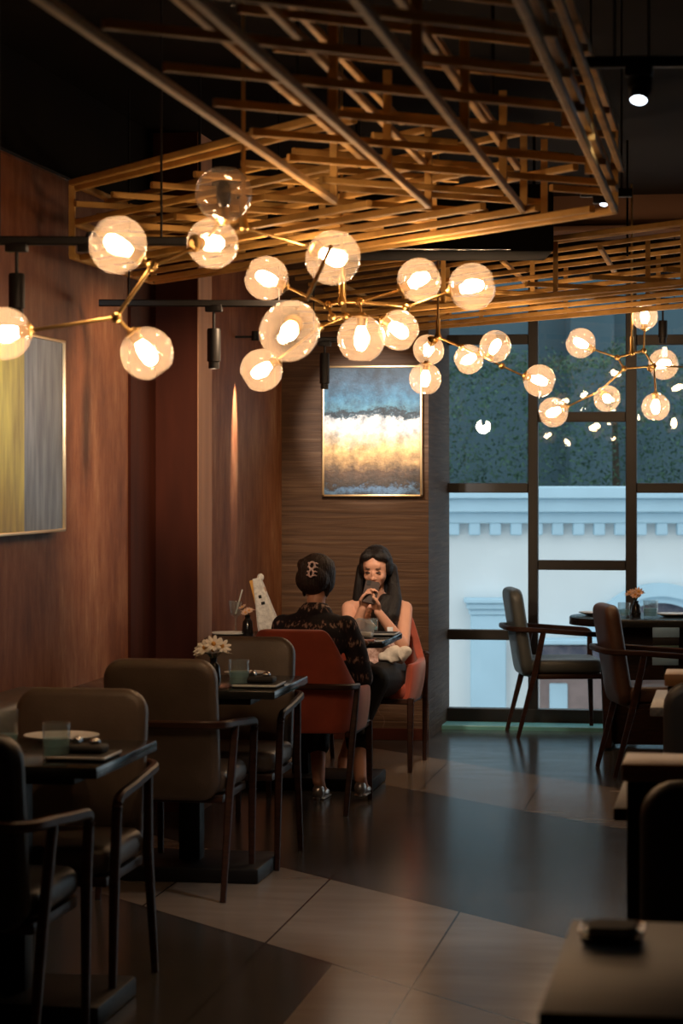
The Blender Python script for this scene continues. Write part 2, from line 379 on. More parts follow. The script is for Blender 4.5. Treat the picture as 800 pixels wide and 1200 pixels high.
# ------------------------------------------------------------------ the room
YB = on_y(502, 868, 13.99).y; XW = -2.66; YW = 14.97; CEIL = 3.15
XR = on_y(502, 868, YB).x           # corner of back wall and window return
struct(MB().box((1.1, 6.6, -.05), (9.0, 18.2, .1)).build('floor', FLOORM, smooth=False))
struct(MB().box((1.1, 6.6, CEIL+.05), (9.0, 18.2, .1)).build('ceiling', 'ceiling_black', smooth=False))
struct(MB().box((XW-.1, 5.75, 1.375), (.2, 16.5, 2.75)).build('wall_left', WALL, smooth=False))
struct(MB().box((XW-.1, 5.75, (2.75+CEIL)/2), (.2, 16.5, CEIL-2.75)).build('wall_left_upper', 'ceiling_black', smooth=False))
struct(MB().box((XW+.012, 5.0, 2.752), (.02, 11.4, .012)).build('trim_1', 'steel', smooth=False))
struct(MB().box(((XW-.2+XR)/2, (YB+YW)/2+.03, CEIL/2), (XR-XW+.2, YW-YB+.06, CEIL)).build('wall_back', BACKM, smooth=False))
yd0 = on_x(150, 600, XW).y
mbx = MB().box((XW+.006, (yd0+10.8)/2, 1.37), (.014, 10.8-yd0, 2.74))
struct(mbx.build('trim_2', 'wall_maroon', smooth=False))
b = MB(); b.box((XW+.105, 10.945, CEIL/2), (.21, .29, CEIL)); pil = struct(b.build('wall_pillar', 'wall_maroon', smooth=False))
b = MB(); b.box((XW+.2125, 10.945, CEIL/2), (.006, .286, CEIL)); struct(b.build('trim_3', 'pillar_side', smooth=False))
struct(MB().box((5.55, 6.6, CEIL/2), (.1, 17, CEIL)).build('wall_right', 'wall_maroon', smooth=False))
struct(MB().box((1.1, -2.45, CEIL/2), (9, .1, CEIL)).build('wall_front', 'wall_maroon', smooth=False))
struct(MB().box((1.8, YW-.02, 2.98), (7.4, .3, .34)).build('trim_4', 'ceiling_black', smooth=False))
struct(MB().box((1.85, YW-.20, .01), (7.3, .26, .03), .004).build('trim_5', 'sill_stone', smooth=False))
# baseboard against the back wall
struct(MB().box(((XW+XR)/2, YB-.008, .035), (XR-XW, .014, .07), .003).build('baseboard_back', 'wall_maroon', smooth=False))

# window wall -------------------------------------------------------
wx = lambda px: on_y(px, 600, YW).x
wz = lambda px, py: on_y(px, py, YW).z
wins = empty('window_1', (0, 0, 0)); wins['kind'] = 'structure'
def wbox(nm, px0, px1, z0, z1, d=.07, yc=YW, m='frame_metal', par=None, x0=None, x1=None):
    x0 = wx(px0) if x0 is None else x0; x1 = wx(px1) if x1 is None else x1
    return MB().box(((x0+x1)/2, yc, (z0+z1)/2), (x1-x0, d, z1-z0), .004).build(nm, m, par or wins, smooth=False)
ZT = 2.86
Z0 = wz(600, 846.5); ZG = wz(600, 830)
step = wx(746)-wx(630.5)
vx = [(wx(515)-.03, wx(515)+.012), (wx(619), wx(630.5)), (wx(733), wx(746)), (wx(733)+step, wx(746)+step), (wx(733)+2*step, wx(746)+2*step), (wx(733)+3*step, wx(746)+3*step), (5.3, 5.42)]
for a_, b_ in vx: wbox('mullion', 0, 0, Z0, ZT, x0=a_, x1=b_)
wbox('bottom_rail', 0, 0, Z0-.03, ZG, x0=vx[0][0], x1=5.42, d=.09)
wbox('top_rail', 0, 0, ZT-.05, ZT, x0=vx[0][0], x1=5.42, d=.09)
panes = []
for i in range(len(vx)-1):
    x0, x1 = vx[i][1], vx[i+1][0]
    pxm = 570
    if i % 2 == 0: hs = [(566, 577.5), (738, 750), (392, 404)] if i == 0 else [(566, 577.5), (394, 406)]
    else: hs = [(483, 495), (656, 667.5)]
    zs = []
    for a_, b_ in hs:
        z1, z0 = wz(600, a_), wz(600, b_); zs.append((z0, z1)); wbox('transom', 0, 0, z0, z1, x0=x0, x1=x1, d=.06)
    zs = sorted(zs); zz = [ZG] + [q for p in zs for q in p] + [ZT-.05]
    for k in range(0, len(zz), 2):
        wbox('pane', 0, 0, zz[k], zz[k+1], x0=x0, x1=x1, d=.008, m='window_glass')

# outside ------------------------------------------------------------
def outM(Z): # frame of a plane square to the view, origin on the axis at floor height 0
    x, y = cam2room(0, Z); return Matrix.Translation((x, y, 0)) @ Matrix.Rotation(TH, 4, 'Z')
ZF = 24.0; OM = outM(ZF); k_ = ZF/F
fx = lambda px: (px-400)*k_; fz = lambda py: HC-(py-HY)*k_
fac = empty('building', (*cam2room(0, ZF), -4.0), TH, 'pale white building with blue cornice and arch seen through the window', 'building')
def fpart(nm, mb, m, par=fac, sm=False):
    o = mb.build(nm, m, None, smooth=sm); o.parent = par; return o
def fb(px0, px1, py0, py1, d0, d1, mb=None, bev=.01):    # box in facade space: depth d0 (towards us, negative) to d1
    mb = mb or MB(); x0, x1, z0, z1 = fx(px0), fx(px1), fz(py1)+4, fz(py0)+4
    return mb.box(((x0+x1)/2, (d0+d1)/2, (z0+z1)/2), (x1-x0, d1-d0, z1-z0), bev, 1)
fpart('wall', fb(250, 1300, 612, 1300, 0, .5), 'facade_white')
mb = MB(); fb(250, 1300, 570, 584, -.30, .5, mb); fb(250, 1300, 584, 600, -.22, .5, mb); fb(250, 1300, 600, 613, -.12, .5, mb)
fpart('cornice', mb, 'facade_blue')
mb = MB()
for j in range(-12, 42): fb(531+24.3*j-6.5, 531+24.3*j+6.5, 611, 627, -.10, 0.01, mb)
fpart('dentil_course', mb, 'facade_blue')
mb = MB(); fb(551, 592, 720, 1200, -.12, .01, mb); fpart('pilaster', mb, 'facade_blue')
mb = MB(); fb(543, 600, 700, 706, -.22, .01, mb); fb(546, 597, 706, 713, -.18, .01, mb); fb(549, 594, 713, 720, -.14, .01, mb); fpart('capital', mb, 'facade_blue')
def arch(cx, cy, r0, r1, d0, d1, n=40, a0=0, a1=180):
    mb = MB(); rings = []
    for k in range(n+1):
        a = math.radians(a0+(a1-a0)*k/n); c, s_ = math.cos(a), math.sin(a)
        rings.append([mb.bm.verts.new((fx(cx)+r*k_*c, y, fz(cy)+4+r*k_*s_)) for r, y in ((r0, d0), (r1, d0), (r1, d1), (r0, d1))])
    mb._bridge(rings, True); return mb
fpart('arch_moulding', arch(772, 776, 78, 93, -.16, .01), 'facade_blue', sm=True)
fpart('arch_inner_moulding', arch(772, 776, 70, 79, -.10, .01), 'facade_blue', sm=True)
mb = MB(); ring = [mb.bm.verts.new((fx(772)+71*k_*math.cos(PI*k/40), -.02, fz(776)+4+71*k_*math.sin(PI*k/40))) for k in range(41)]
r2_ = [mb.bm.verts.new((v.co.x, .02, v.co.z)) for v in ring]; mb._bridge([ring, r2_], True)
fpart('arch_infill', mb, 'facade_dark')
mb = MB(); fb(632, 1000, 747, 753, -.35, .01, mb); fpart('ledge', mb, 'facade_blue')
mb = MB(); fb(625, 1000, 754, 775, -.30, .01, mb); fpart('shingle_band', mb, 'facade_dark')
mb = MB(); fb(632, 1000, 776, 1300, -.05, .01, mb); fpart('lower_wall', mb, 'facade_pink')
mb = MB(); fb(643, 664, 800, 900, -.09, .01, mb); fpart('blue_panel', mb, 'facade_blue')
gx, gy = cam2room(0, 30)
struct(MB().box((gx, gy, -4.1), (60, 30, .2)).build('ground', 'ground_grey', smooth=False))
bb = empty('blue_building', (*cam2room(0, 33), -4.0), TH, 'dark blue-grey building rising behind the hedge', 'building')
o = MB().box((1, 1.5, 6.5), (34, 3, 13)).build('wall', 'blue_building', bb, smooth=False)
mb = MB()
for j in range(6): mb.box((-6+j*2.9, -.05, 11.0), (.9, .12, 1.6), .02)
mb.build('window_band', 'duct_black', bb, smooth=False)
mb = MB(); mb.box((3.4, -.3, 7.5), (.6, .6, 7), .03); mb.build('downpipe_shaft', 'blue_building', bb, smooth=False)
# hedge: separate leaves in one mesh
mb = MB(); bm = mb.bm
for i in range(26000):
    t = random.random(); X = random.uniform(-1.0, 7.0); Z = 26.5 + random.uniform(-.5, .6)
    top = 2.75 + .45*noise.noise(Vector((X*1.1, 0, 3))) + .2*noise.noise(Vector((X*4, 0, 9)))
    z = random.uniform(.9, top) if random.random() < .8 else top + abs(random.gauss(0, .09))
    x, y = cam2room(X, Z + .35*noise.noise(Vector((X*2.3, z*2.3, 1))))
    s_ = random.uniform(.012, .032)
    R = Matrix.Rotation(random.uniform(0, 6.28), 3, 'Z') @ Matrix.Rotation(random.uniform(-1.2, 1.2), 3, 'X') @ Matrix.Rotation(random.uniform(0, 6.28), 3, 'Y')
    q = [Vector((x, y, z)) + R @ Vector(p)*s_ for p in ((-1, 0, 0), (0, 0, .5), (1.2, .15, 0), (0, 0, -.5))]
    bm.faces.new([bm.verts.new(p) for p in q])
hd = empty('hedge', (*cam2room(3, 26.5), -4), 0, 'dark green hedge above the blue cornice of the building opposite', 'hedge')
o = mb.build('foliage', 'leaf', None, smooth=False); o.parent = hd; o.matrix_parent_inverse = Matrix.Translation(hd.location).inverted(); o['kind'] = 'stuff'
mb = MB()
for j in range(9):
    x, y = cam2room(-.8+j*.95, 26.7); mb.tube([(x, y, -4), (x+.1, y, 0), (x+.05, y+.05, 2.2)], [.09, .07, .03], 8)
o = mb.build('stems', 'bark', None); o.parent = hd; o.matrix_parent_inverse = Matrix.Translation(hd.location).inverted()

# ------------------------------------------------------------------ ceiling lattices
HB = 2.40
dC = Vector((-.647, .762)); dB = Vector((.762, .647)); dA = Vector((0, 1))
def clip(p, d, poly):       # segments of line p+td inside a polygon
    ts = []
    n = len(poly)
    for i in range(n):
        a, b = Vector(poly[i]), Vector(poly[(i+1) % n]); e = b-a
        den = d.x*e.y - d.y*e.x
        if abs(den) < 1e-9: continue
        w = a-p; t = (w.x*e.y - w.y*e.x)/den; u = (w.x*d.y - w.y*d.x)/den
        if 0 <= u < 1: ts.append(t)
    ts.sort(); return [(ts[i], ts[i+1]) for i in range(0, len(ts)-1, 2)]
def beams(root, d, poly, step, off, z, w=.024, h=.024, minlen=.15, lim=None, jit=0, pol=None):
    n = Vector((-d.y, d.x)); vals = [Vector(p).dot(n) for p in poly]
    k = math.floor((min(vals)-off)/step); c = 0
    while True:
        k += 1; q = off + k*step
        if q > max(vals): break
        p = n*(q + (random.uniform(-jit, jit)))
        for t0, t1 in clip(p, d, poly):
            if t1-t0 < minlen: continue
            t0 -= random.uniform(0, .03); t1 += random.uniform(0, .03)
            a, b_ = p+d*t0, p+d*t1
            MB().bar([(a.x, a.y, z), (b_.x, b_.y, z)], w, h).build('beam', 'lattice_wood', root, smooth=False); c += 1
    return c
def edge_beam(root, a, b_, z, w=.026, h=.026):
    MB().bar([(a[0], a[1], z), (b_[0], b_[1], z)], w, h).build('beam', 'lattice_wood', root, smooth=False)
def posts(root, pts, z0, z1, top=None):
    for x, y in pts:
        MB().box((x, y, (z0+z1)/2), (.022, .022, z1-z0)).build('post', 'lattice_wood', root, smooth=False)
lat = empty('ceiling_lattice', (0, 0, 0), 0, 'large near wooden lattice of pale crossing battens above the globe chandeliers', 'ceiling lattice', 'wooden ceiling lattices')
P0, P1, P2 = (-2.50, 8.86), (-2.48, 10.08), (-.374, 7.62); L1 = (-1.21, 7.30)
near = [(-1.21, 3.2), (-1.21, 7.30), (-.374, 7.62), (-.374, 3.2)]
strip = [P0, P1, P2, L1]
nb = 0
LV = [HB, HB+.065, HB+.13, HB+.195, HB+.26]
for s_, e in ((-1.21, 7.22), (-.94, 7.39), (-.66, 7.59), (-.374, 7.62)):
    edge_beam(lat, (s_, 3.1), (s_, e), LV[0], .02, .022); nb += 1
nb += beams(lat, dA, near, .279, -1.0, LV[2], .02, .02)
nb += beams(lat, dA, near, .279, -.93, LV[4], .02, .02)
nb += beams(lat, dB, near, .38, .1, LV[1]-.02, .018, .02)
nearU = [(-1.08, 3.2), (-1.08, 7.30), (-.374, 7.62), (-.374, 3.2)]
nb += beams(lat, dB, nearU, .38, .12, LV[3], .018, .02)
for k, dx in ((1, .0), (2, .02), (4, .0)): edge_beam(lat, (-.374+dx, 3.1), (-.374+dx, 7.62), LV[k], .02, .022)
for k in (2,): edge_beam(lat, (-1.12, 3.1), (-1.12, 7.3), LV[k], .02, .022)
nb += 4
edge_beam(lat, P1, P2, LV[0]); edge_beam(lat, P0, P1, LV[0]); edge_beam(lat, P0, P1, LV[4]+.02); edge_beam(lat, P0, L1, LV[4]+.02); edge_beam(lat, P0, P1, LV[2]); nb += 5
nb += beams(lat, dC, strip, .17, .02, LV[0], .022, .022)
nb += beams(lat, dB, strip, .34, .0, LV[1], .022, .022)
nb += beams(lat, dC, strip, .22, .11, LV[2], .022, .022)
nb += beams(lat, dB, strip, .34, .17, LV[3], .022, .022)
nb += beams(lat, dC, strip, .30, .05, LV[4], .022, .022)
pp = [P0, P1, (-2.05, 9.57), (-1.55, 8.98), (-1.05, 8.4), (-.62, 7.91), P2, (-1.21, 7.22), (-1.9, 9.0), (-1.6, 8.6), (-.94, 7.39), (-.66, 7.59),
      (-.94, 6.5), (-.66, 6.9), (-.66, 5.9), (-.40, 6.7), (-.40, 5.8), (-.94, 5.6), (-.66, 5.0), (-.40, 4.9)]
posts(lat, pp, HB, HB+.27)
for x, y in ((-2.1, 9.3), (-1.21, 6.6), (-.66, 6.6), (-1.3, 8.3), (-.66, 5.2), (-1.1, 5.2)):
    MB().tube([(x, y, HB+.2), (x, y, CEIL)], .006, 6).build('hanger_rod', 'black_metal', lat)
lat2 = empty('ceiling_lattice', (0, 0, 0), 0, 'farther wooden lattice of pale crossing battens hanging before the window', 'ceiling lattice', 'wooden ceiling lattices')
near2 = [(-2.4, 12.75), (-2.4, 13.85), (-2.2, 13.9), (-1.39, 13.1), (-.25, 11.96), (1.3, 10.3), (1.3, 8.9), (-.22, 10.5)]
n2 = 0
edge_beam(lat2, (-2.1, 13.8), (1.3, 10.35), LV[0]); edge_beam(lat2, (-2.4, 12.75), (1.3, 8.9), LV[4]); edge_beam(lat2, (-2.4, 12.75), (1.3, 8.9), LV[0]); n2 += 3
n2 += beams(lat2, dC, near2, .26, .03, LV[0], .022, .022)
n2 += beams(lat2, dB, near2, .48, .1, LV[1], .022, .022)
n2 += beams(lat2, dC, near2, .26, .20, LV[2], .022, .022)
n2 += beams(lat2, dA, near2, .5, .1, LV[3], .022, .022)
n2 += beams(lat2, dC, near2, .26, .11, LV[4], .022, .022)
posts(lat2, [(-.25+q*-.62, 11.92+q*.62) for q in (-1.5, -.6, .2, 1, 1.8, 2.6)] + [(-.82+q*-.6, 11.13+q*.62) for q in (-2, -1, 0, 1, 2)] + [(-1.0, 12.0), (-.4, 11.3), (-1.5, 12.6)], HB, HB+.27)
for x, y in ((-1.8, 13.0), (-.5, 11.4), (.5, 10.4)): MB().tube([(x, y, HB+.2), (x, y, CEIL)], .006, 6).build('hanger_rod', 'black_metal', lat2)

LATN = [len([o for o in COL.objects if o.parent == q and o.name.startswith('beam')]) for q in (lat, lat2)]; print('BEAMS', LATN)
# duct box between lattices
q0, q1 = dep(400, 298, 10.6), dep(648, 298, 10.6)
du = empty('air_duct', ((q0.x+q1.x)/2, (q0.y+q1.y)/2, q0.z), TH*1.0, 'long black air conditioning duct box between the two wooden lattices', 'air duct')
L_ = (q1-q0).length
MB().box((0, .2, .16), (L_, .45, .30), .01).build('casing', 'duct_black', du)
MB().box((-.05, -.03, .02), (L_*.7, .03, .008), .002).build('grille', 'steel', du)
for sx in (-.4, .4): MB().tube([(sx, .2, .3), (sx, .2, CEIL-q0.z)], .008, 6).build('hanger_rod', 'black_metal', du)
q0 = dep(690, 275, 13.2)
bk = empty('ceiling_bulkhead', (q0.x, q0.y, q0.z), 0, 'brown plaster bulkhead above the far lattice near the window', 'bulkhead')
MB().box((.3, .6, .27), (1.3, .5, .42), .01).build('panel', 'plaster_bulk', bk); MB().box((.3, .6, .07), (1.36, .56, .03), .005).build('edge_trim', 'plaster_bulk', bk)
tag(bk); 

# ------------------------------------------------------------------ track lamps
def spot_lamp(par, x, y, ztrack, zbot, l=.17, r=.026, lit=False, tilt=None):
    s_ = MB().box((0, 0, 0), (.07, .035, .03), .004).build('adapter', 'black_metal', par); s_.location = (x, y, ztrack-.02)
    MB().tube([(0, 0, -.01), (0, 0, zbot+l-ztrack+.02)], .006, 8).build('stem', 'black_metal', s_)
    h = MB().lathe([(0.001, l), (r*.9, l), (r, l-.006), (r, .03), (r*.8, .028), (r*.8, 0), (r*.7, 0), (r*.66, .012), (.001, .012)], n=20).build('lamp_head', 'black_metal', s_); h.location = (0, 0, zbot-ztrack+.02)
    g = MB().lathe([(.001, .010), (r*.70, .010), (r*.70, .002 if lit else .006), (.001, .002 if lit else .006)], n=16).build('lens', 'lens_cool' if lit else 'steel', s_); g.location = (0, 0, zbot-ztrack+.02)
    if lit:
        for o_ in (h, g): o_.rotation_euler = (math.radians(-28), 0, math.radians(-8)); o_.location.y += l*.25*0
    return s_
def energy_small(W): return W > 150
def spot_light(loc, target, W, ang, col, blend=.5, size=.02):
    l = bpy.data.lights.new('spot', 'SPOT'); l.energy = W; l.spot_size = math.radians(ang); l.spot_blend = blend; l.color = col; l.shadow_soft_size = size if energy_small(W) else .06
    o = bpy.data.objects.new('track_or_added_spot', l); COL.objects.link(o); o.location = loc
    o.rotation_euler = (Vector(target)-Vector(loc)).to_track_quat('-Z', 'Y').to_euler(); return o
def track(label, pa, pb, lamps, hangers):
    c = (Vector(pa)+Vector(pb))/2; t = empty('track_light', c, 0, label, 'track light', 'black ceiling track lights')
    a, b_ = Vector(pa)-c, Vector(pb)-c
    MB().bar([a, b_], .03, .028).build('track_rail', 'black_metal', t)
    for px, zb, l, r, lit in lamps:
        f = px; p = a.lerp(b_, f); spot_lamp(t, p.x, p.y, 0, zb-c.z, l, r, lit)
    for f in hangers:
        p = a.lerp(b_, f); MB().tube([p, (p.x, p.y, CEIL-c.z)], .004, 6).build('hanger_wire', 'black_metal', t)
    return t
pa, pb = dep(-30, 282, 7.6), dep(262, 283, 7.6)
T1 = track('black track with cylinder lamps running behind the leftmost glass globe', pa, pb,
      [(.17, dep(20, 372, 7.6).z, .14, .026, False), (.46, dep(105, 290, 7.6).z-.0, .05, .02, True)], (.1, .75))
pa, pb = dep(116, 355, 9.83), dep(350, 356, 9.83)
T2 = track('black track in front of the pillar carrying one dark cylinder lamp', pa, pb, [(.575, dep(250, 432, 9.83).z, .165, .028, False)], (.15, .9))
pa, pb = dep(340, 398, 12.6), dep(395, 398, 12.6)
T3 = track('short black track with bronze cylinder lamp at the painting corner', pa, pb, [(.73, dep(380, 456, 12.6).z, .19, .026, False)], (.5,))
pa, pb = dep(640, 74, 6.06), dep(840, 72, 6.06)
T4 = track('black track with a lit spot lamp under the dark ceiling', pa, pb, [(.54, dep(747, 104, 6.06).z-.03, .10, .03, True)], (.4, .6, .95))
pa, pb = dep(750, 352, 13.8), dep(830, 352, 13.8)
T5 = track('short black track with cylinder lamp before the top window pane', pa, pb, [(.33, dep(776, 402, 13.8).z, .13, .026, False)], (.5,))
pa, pb = dep(680, 226, 7.9), dep(740, 226, 7.9)
T6 = track('tiny black track with lit lamp at the near lattice corner', pa, pb, [(.45, dep(706, 240, 7.9).z, .035, .017, True)], (.2, .8))
p = on_x(299, 399, XW+.11)
wl = empty('wall_spot_lamp', p, 0, 'small black spot lamp bracketed beside the pillar niche', 'spot lamp')
MB().bar([(-.11, 0, .02), (0, 0, .02)], .012, .012).build('bracket', 'black_metal', wl); MB().lathe([(.001, .05), (.02, .05), (.022, 0), (.016, 0), (.001, .01)], n=16).build('lamp_head', 'black_metal', wl)

# ------------------------------------------------------------------ chandeliers
def globe(par, c, d, sock, lit=True):
    """c centre, sock: direction towards the socket"""
    c = Vector(c); r = d/2; s_ = Vector(sock).normalized(); q = s_.to_track_quat('Z', 'Y').to_matrix().to_4x4(); M = Matrix.Translation(c) @ q
    mb = MB(); prof = []
    for k in range(0, 23):
        a = math.radians(16 + (180-16-24)*k/22.0); rr = r*math.sin(a)*1.0; z = r*math.cos(a)*1.0
        prof.append((rr, z))
    n = 28; rings = []
    for i, (rr, z) in enumerate(prof):
        ring = []
        for k in range(n):
            a = 2*PI*k/n; w = 1 + .035*math.sin(2*a + r*40)*math.sin(PI*i/22)
            ring.append(mb.bm.verts.new(M @ Vector((rr*w*math.cos(a), rr*w*math.sin(a), z))))
        rings.append(ring)
    mb._bridge(rings, False)
    g = mb.build('lamp_globe', 'globe_glass', par)
    sk = MB().lathe([(.001, r*1.10), (.010, r*1.10), (.014, r*1.02), (.026, r*.96), (.026, r*.90), (.018, r*.86), (.017, r*.52), (.001, r*.52)], n=18, M=M).build('socket', 'brass', g)
    bl = MB().lathe([(.001, r*.52), (.013, r*.50), (.019, r*.30), (.022, 0), (.020, -r*.30), (.012, -r*.46), (.001, -r*.50)], n=14, M=M).build('bulb', 'bulb' if lit else 'dark_glass', g)
    return g
def chand(label, org, nodes, rods, globes, stem_top=None):
    """nodes: name->(px,py,Z)  rods: (a,b,r)  globes: (px,py,Z,diam_px,socket node)"""
    P = {k: dep(*v) for k, v in nodes.items()}; o = P[org]
    t = empty('globe_chandelier', o, 0, label, 'chandelier', 'brass chandeliers with glass globes')
    for a, b_, r in rods:
        MB().tube([P[a]-o, P[b_]-o], r, 10).build('arm', 'brass', t)
    used = {a for a, b_, r in rods} | {b_ for a, b_, r in rods}
    for k in used:
        if k[0] == 'j': MB().ell(P[k]-o, .016, 12).build('joint', 'brass', t)
    for g in globes:
        px, py, Z, dpx, sn = g[:5]; lit = g[5] if len(g) > 5 else True
        c = dep(px, py, Z); d = dpx*Z/F; S = P[sn]; v = S-c
        globe(t, c-o, d, v, lit)
    if stem_top:
        for a in stem_top:
            MB().tube([P[a]-o, Vector((P[a].x, P[a].y, CEIL))-o], .006, 8).build('stem', 'brass', t)
            MB().lathe([(.001, .09), (.011, .09), (.011, .02), (.02, .0), (.001, .0)], c=P[a]-o, n=14).build('hub', 'brass', t)
    return t
ZA = 6.6
chand('nearest brass chandelier whose globes hang beside the striped painting', 'j2',
  {'j1': (136, 372, ZA), 'j2': (178, 312, ZA), 's5': (38, 387, ZA-.1), 's1': (160, 300, ZA+.02), 's4': (160, 396, ZA+.05), 's3': (226, 288, ZA-.05),
   'j3': (285, 267, ZA+.2), 's2': (262, 252, ZA+.1), 's6': (366, 290, ZA+.4), 'm': (240, 285, ZA+.1), 's8': (358, 353, ZA+.1), 'k6': (388, 288, ZA+.2)},
  [('j1', 'j2', .006), ('s5', 'j1', .0055), ('j1', 's4', .005), ('j2', 's1', .005), ('j2', 'm', .006), ('m', 'j3', .006), ('j3', 's6', .005), ('m', 's2', .006), ('s8', 'k6', .006)],
  [(138, 287, ZA, 68, 's1'), (262, 227, ZA+.1, 66, 's2', False), (249, 285, ZA+.12, 60, 'm'), (172, 414, ZA+.05, 62, 's4'), (6, 391, ZA-.1, 62, 's5'), (390, 302, ZA+.35, 64, 's6'), (339, 388, ZA-.2, 71, 's8')],
  stem_top=['j3'])
ZB = 8.3
chand('middle brass chandelier hanging over the seated women', 'j1',
  {'j1': (400, 354, ZB), 'j0': (384, 358, ZB), 'jr': (421, 354, ZB), 's7': (338, 337, ZB), 's12': (468, 340, ZB+.1), 'ja': (389, 372, ZB-.1), 's9': (322, 424, ZB+.2), 'jb': (374, 384, ZB), 'jc': (405, 371, ZB), 's10': (424, 367, ZB-.2),
   's11': (445, 372, ZB-.1), 's13': (530, 341, ZB+.1), 'jd': (475, 361, ZB+.1), 'b': (462, 350, ZB)},
  [('j0', 'j1', .006), ('j1', 'jr', .006), ('j0', 's7', .005), ('jr', 's12', .005), ('j0', 'ja', .005), ('ja', 'jc', .005), ('jb', 'jc', .005), ('jb', 's9', .005), ('jc', 's11', .005), ('jr', 'jd', .005), ('jd', 's13', .005), ('jr', 's10', .004)],
  [(312, 326, ZB, 52, 's7'), (306, 434, ZB+.2, 50, 's9'), (423, 397, ZB-.2, 56, 's10'), (467, 387, ZB-.1, 48, 's11'), (491, 328, ZB+.1, 52, 's12'), (553, 336, ZB+.1, 56, 's13')],
  stem_top=['j1'])
ZC = 11.7
chand('smaller brass chandelier in front of the tall window beside the sea painting', 'j1',
  {'j1': (513, 395, ZC), 'j2': (541, 407, ZC), 's14': (507, 398, ZC), 's15': (500, 418, ZC-.1), 's16': (559, 416, ZC), 's17': (572, 420, ZC-.1), 'j3': (588, 429, ZC), 's18': (612, 440, ZC)},
  [('j1', 'j2', .006), ('j1', 's14', .005), ('s14', 's15', .004), ('j2', 's16', .005), ('j2', 'j3', .005), ('j3', 's18', .005), ('j3', 's17', .004)],
  [(502, 410, ZC+.05, 36, 's14'), (498, 444, ZC-.1, 38, 's15'), (549, 421, ZC, 35, 's16'), (580, 406, ZC-.15, 38, 's17'), (632, 446, ZC, 38, 's18')],
  stem_top=['j1'])
ZD = 13.0
chand('brass chandelier nearest the round table at the window', 'j1',
  {'j1': (740, 414, ZD), 'j2': (723, 419, ZD), 's19': (694, 409, ZD), 'j3': (754, 411, ZD), 's24': (755, 388, ZD), 'j4': (766, 429, ZD), 'j5': (731, 432, ZD), 's20': (666, 476, ZD), 's22': (764, 431, ZD+.15), 'j6': (703, 458, ZD), 's21': (706, 461, ZD), 's23': (768, 462, ZD-.1), 'e': (800, 430, ZD), 'f': (840, 424, ZD)},
  [('j1', 'j2', .006), ('j2', 's19', .005), ('j1', 'j3', .006), ('j3', 's24', .005), ('j3', 'j4', .005), ('j2', 'j5', .005), ('j5', 'j4', .005), ('j5', 'j6', .005), ('j6', 's20', .005), ('j6', 's21', .004), ('j4', 's23', .005), ('j4', 'e', .005), ('j4', 's22', .004)],
  [(680, 402, ZD, 35, 's19'), (648, 483, ZD, 35, 's20'), (711, 467, ZD-.1, 31, 's21'), (777, 427, ZD+.15, 36, 's22'), (768, 477, ZD-.1, 33, 's23'), (755, 371, ZD, 31, 's24'), (822, 430, ZD, 35, 'e')],
  stem_top=['j1'])

# ------------------------------------------------------------------ paintings
a_, b_ = on_y(378, 429, YB-.03), on_y(495, 582, YB-.03)
w_, h_ = b_.x-a_.x, a_.z-b_.z
pt = empty('framed_painting', ((a_.x+b_.x)/2, YB-.03, b_.z), 0, 'framed abstract seascape in blue, white and gold on the back wall', 'painting')
MB().box((0, 0, h_/2), (w_-.02, .03, h_-.02), .002).build('canvas', painting_mat_sea(w_, h_), pt, smooth=False)
mb = MB()
for x, z, sx, sz in ((0, .006, w_, .012), (0, h_-.006, w_, .012), (-w_/2+.006, h_/2, .012, h_), (w_/2-.006, h_/2, .012, h_)): mb.box((x, -.004, z), (sx, .045, sz), .002)
mb.build('frame', 'pale_gold', pt)
y1 = on_x(70, 500, XW+.03).y; y0 = y1-1.25; zb = on_x(68, 623, XW+.03).z; zt = on_x(69, 399, XW+.03).z
pt2 = empty('framed_painting', (XW+.03, (y0+y1)/2, zb), 0, 'framed painting split into olive yellow and blue grey stripes', 'painting')
hh = zt-zb
MB().box((0, 0, hh/2), (.03, 1.23, hh-.02), .002).build('canvas', painting_mat_stripe(on_x(24, 500, XW+.03).y-(y0+y1)/2), pt2, smooth=False)
mb = MB()
for y, z, sy, sz in ((0, .006, 1.25, .012), (0, hh-.006, 1.25, .012), (-.619, hh/2, .012, hh), (.619, hh/2, .012, hh)): mb.box((.004, y, z), (.045, sy, sz), .002)
mb.build('frame', 'pale_gold', pt2)

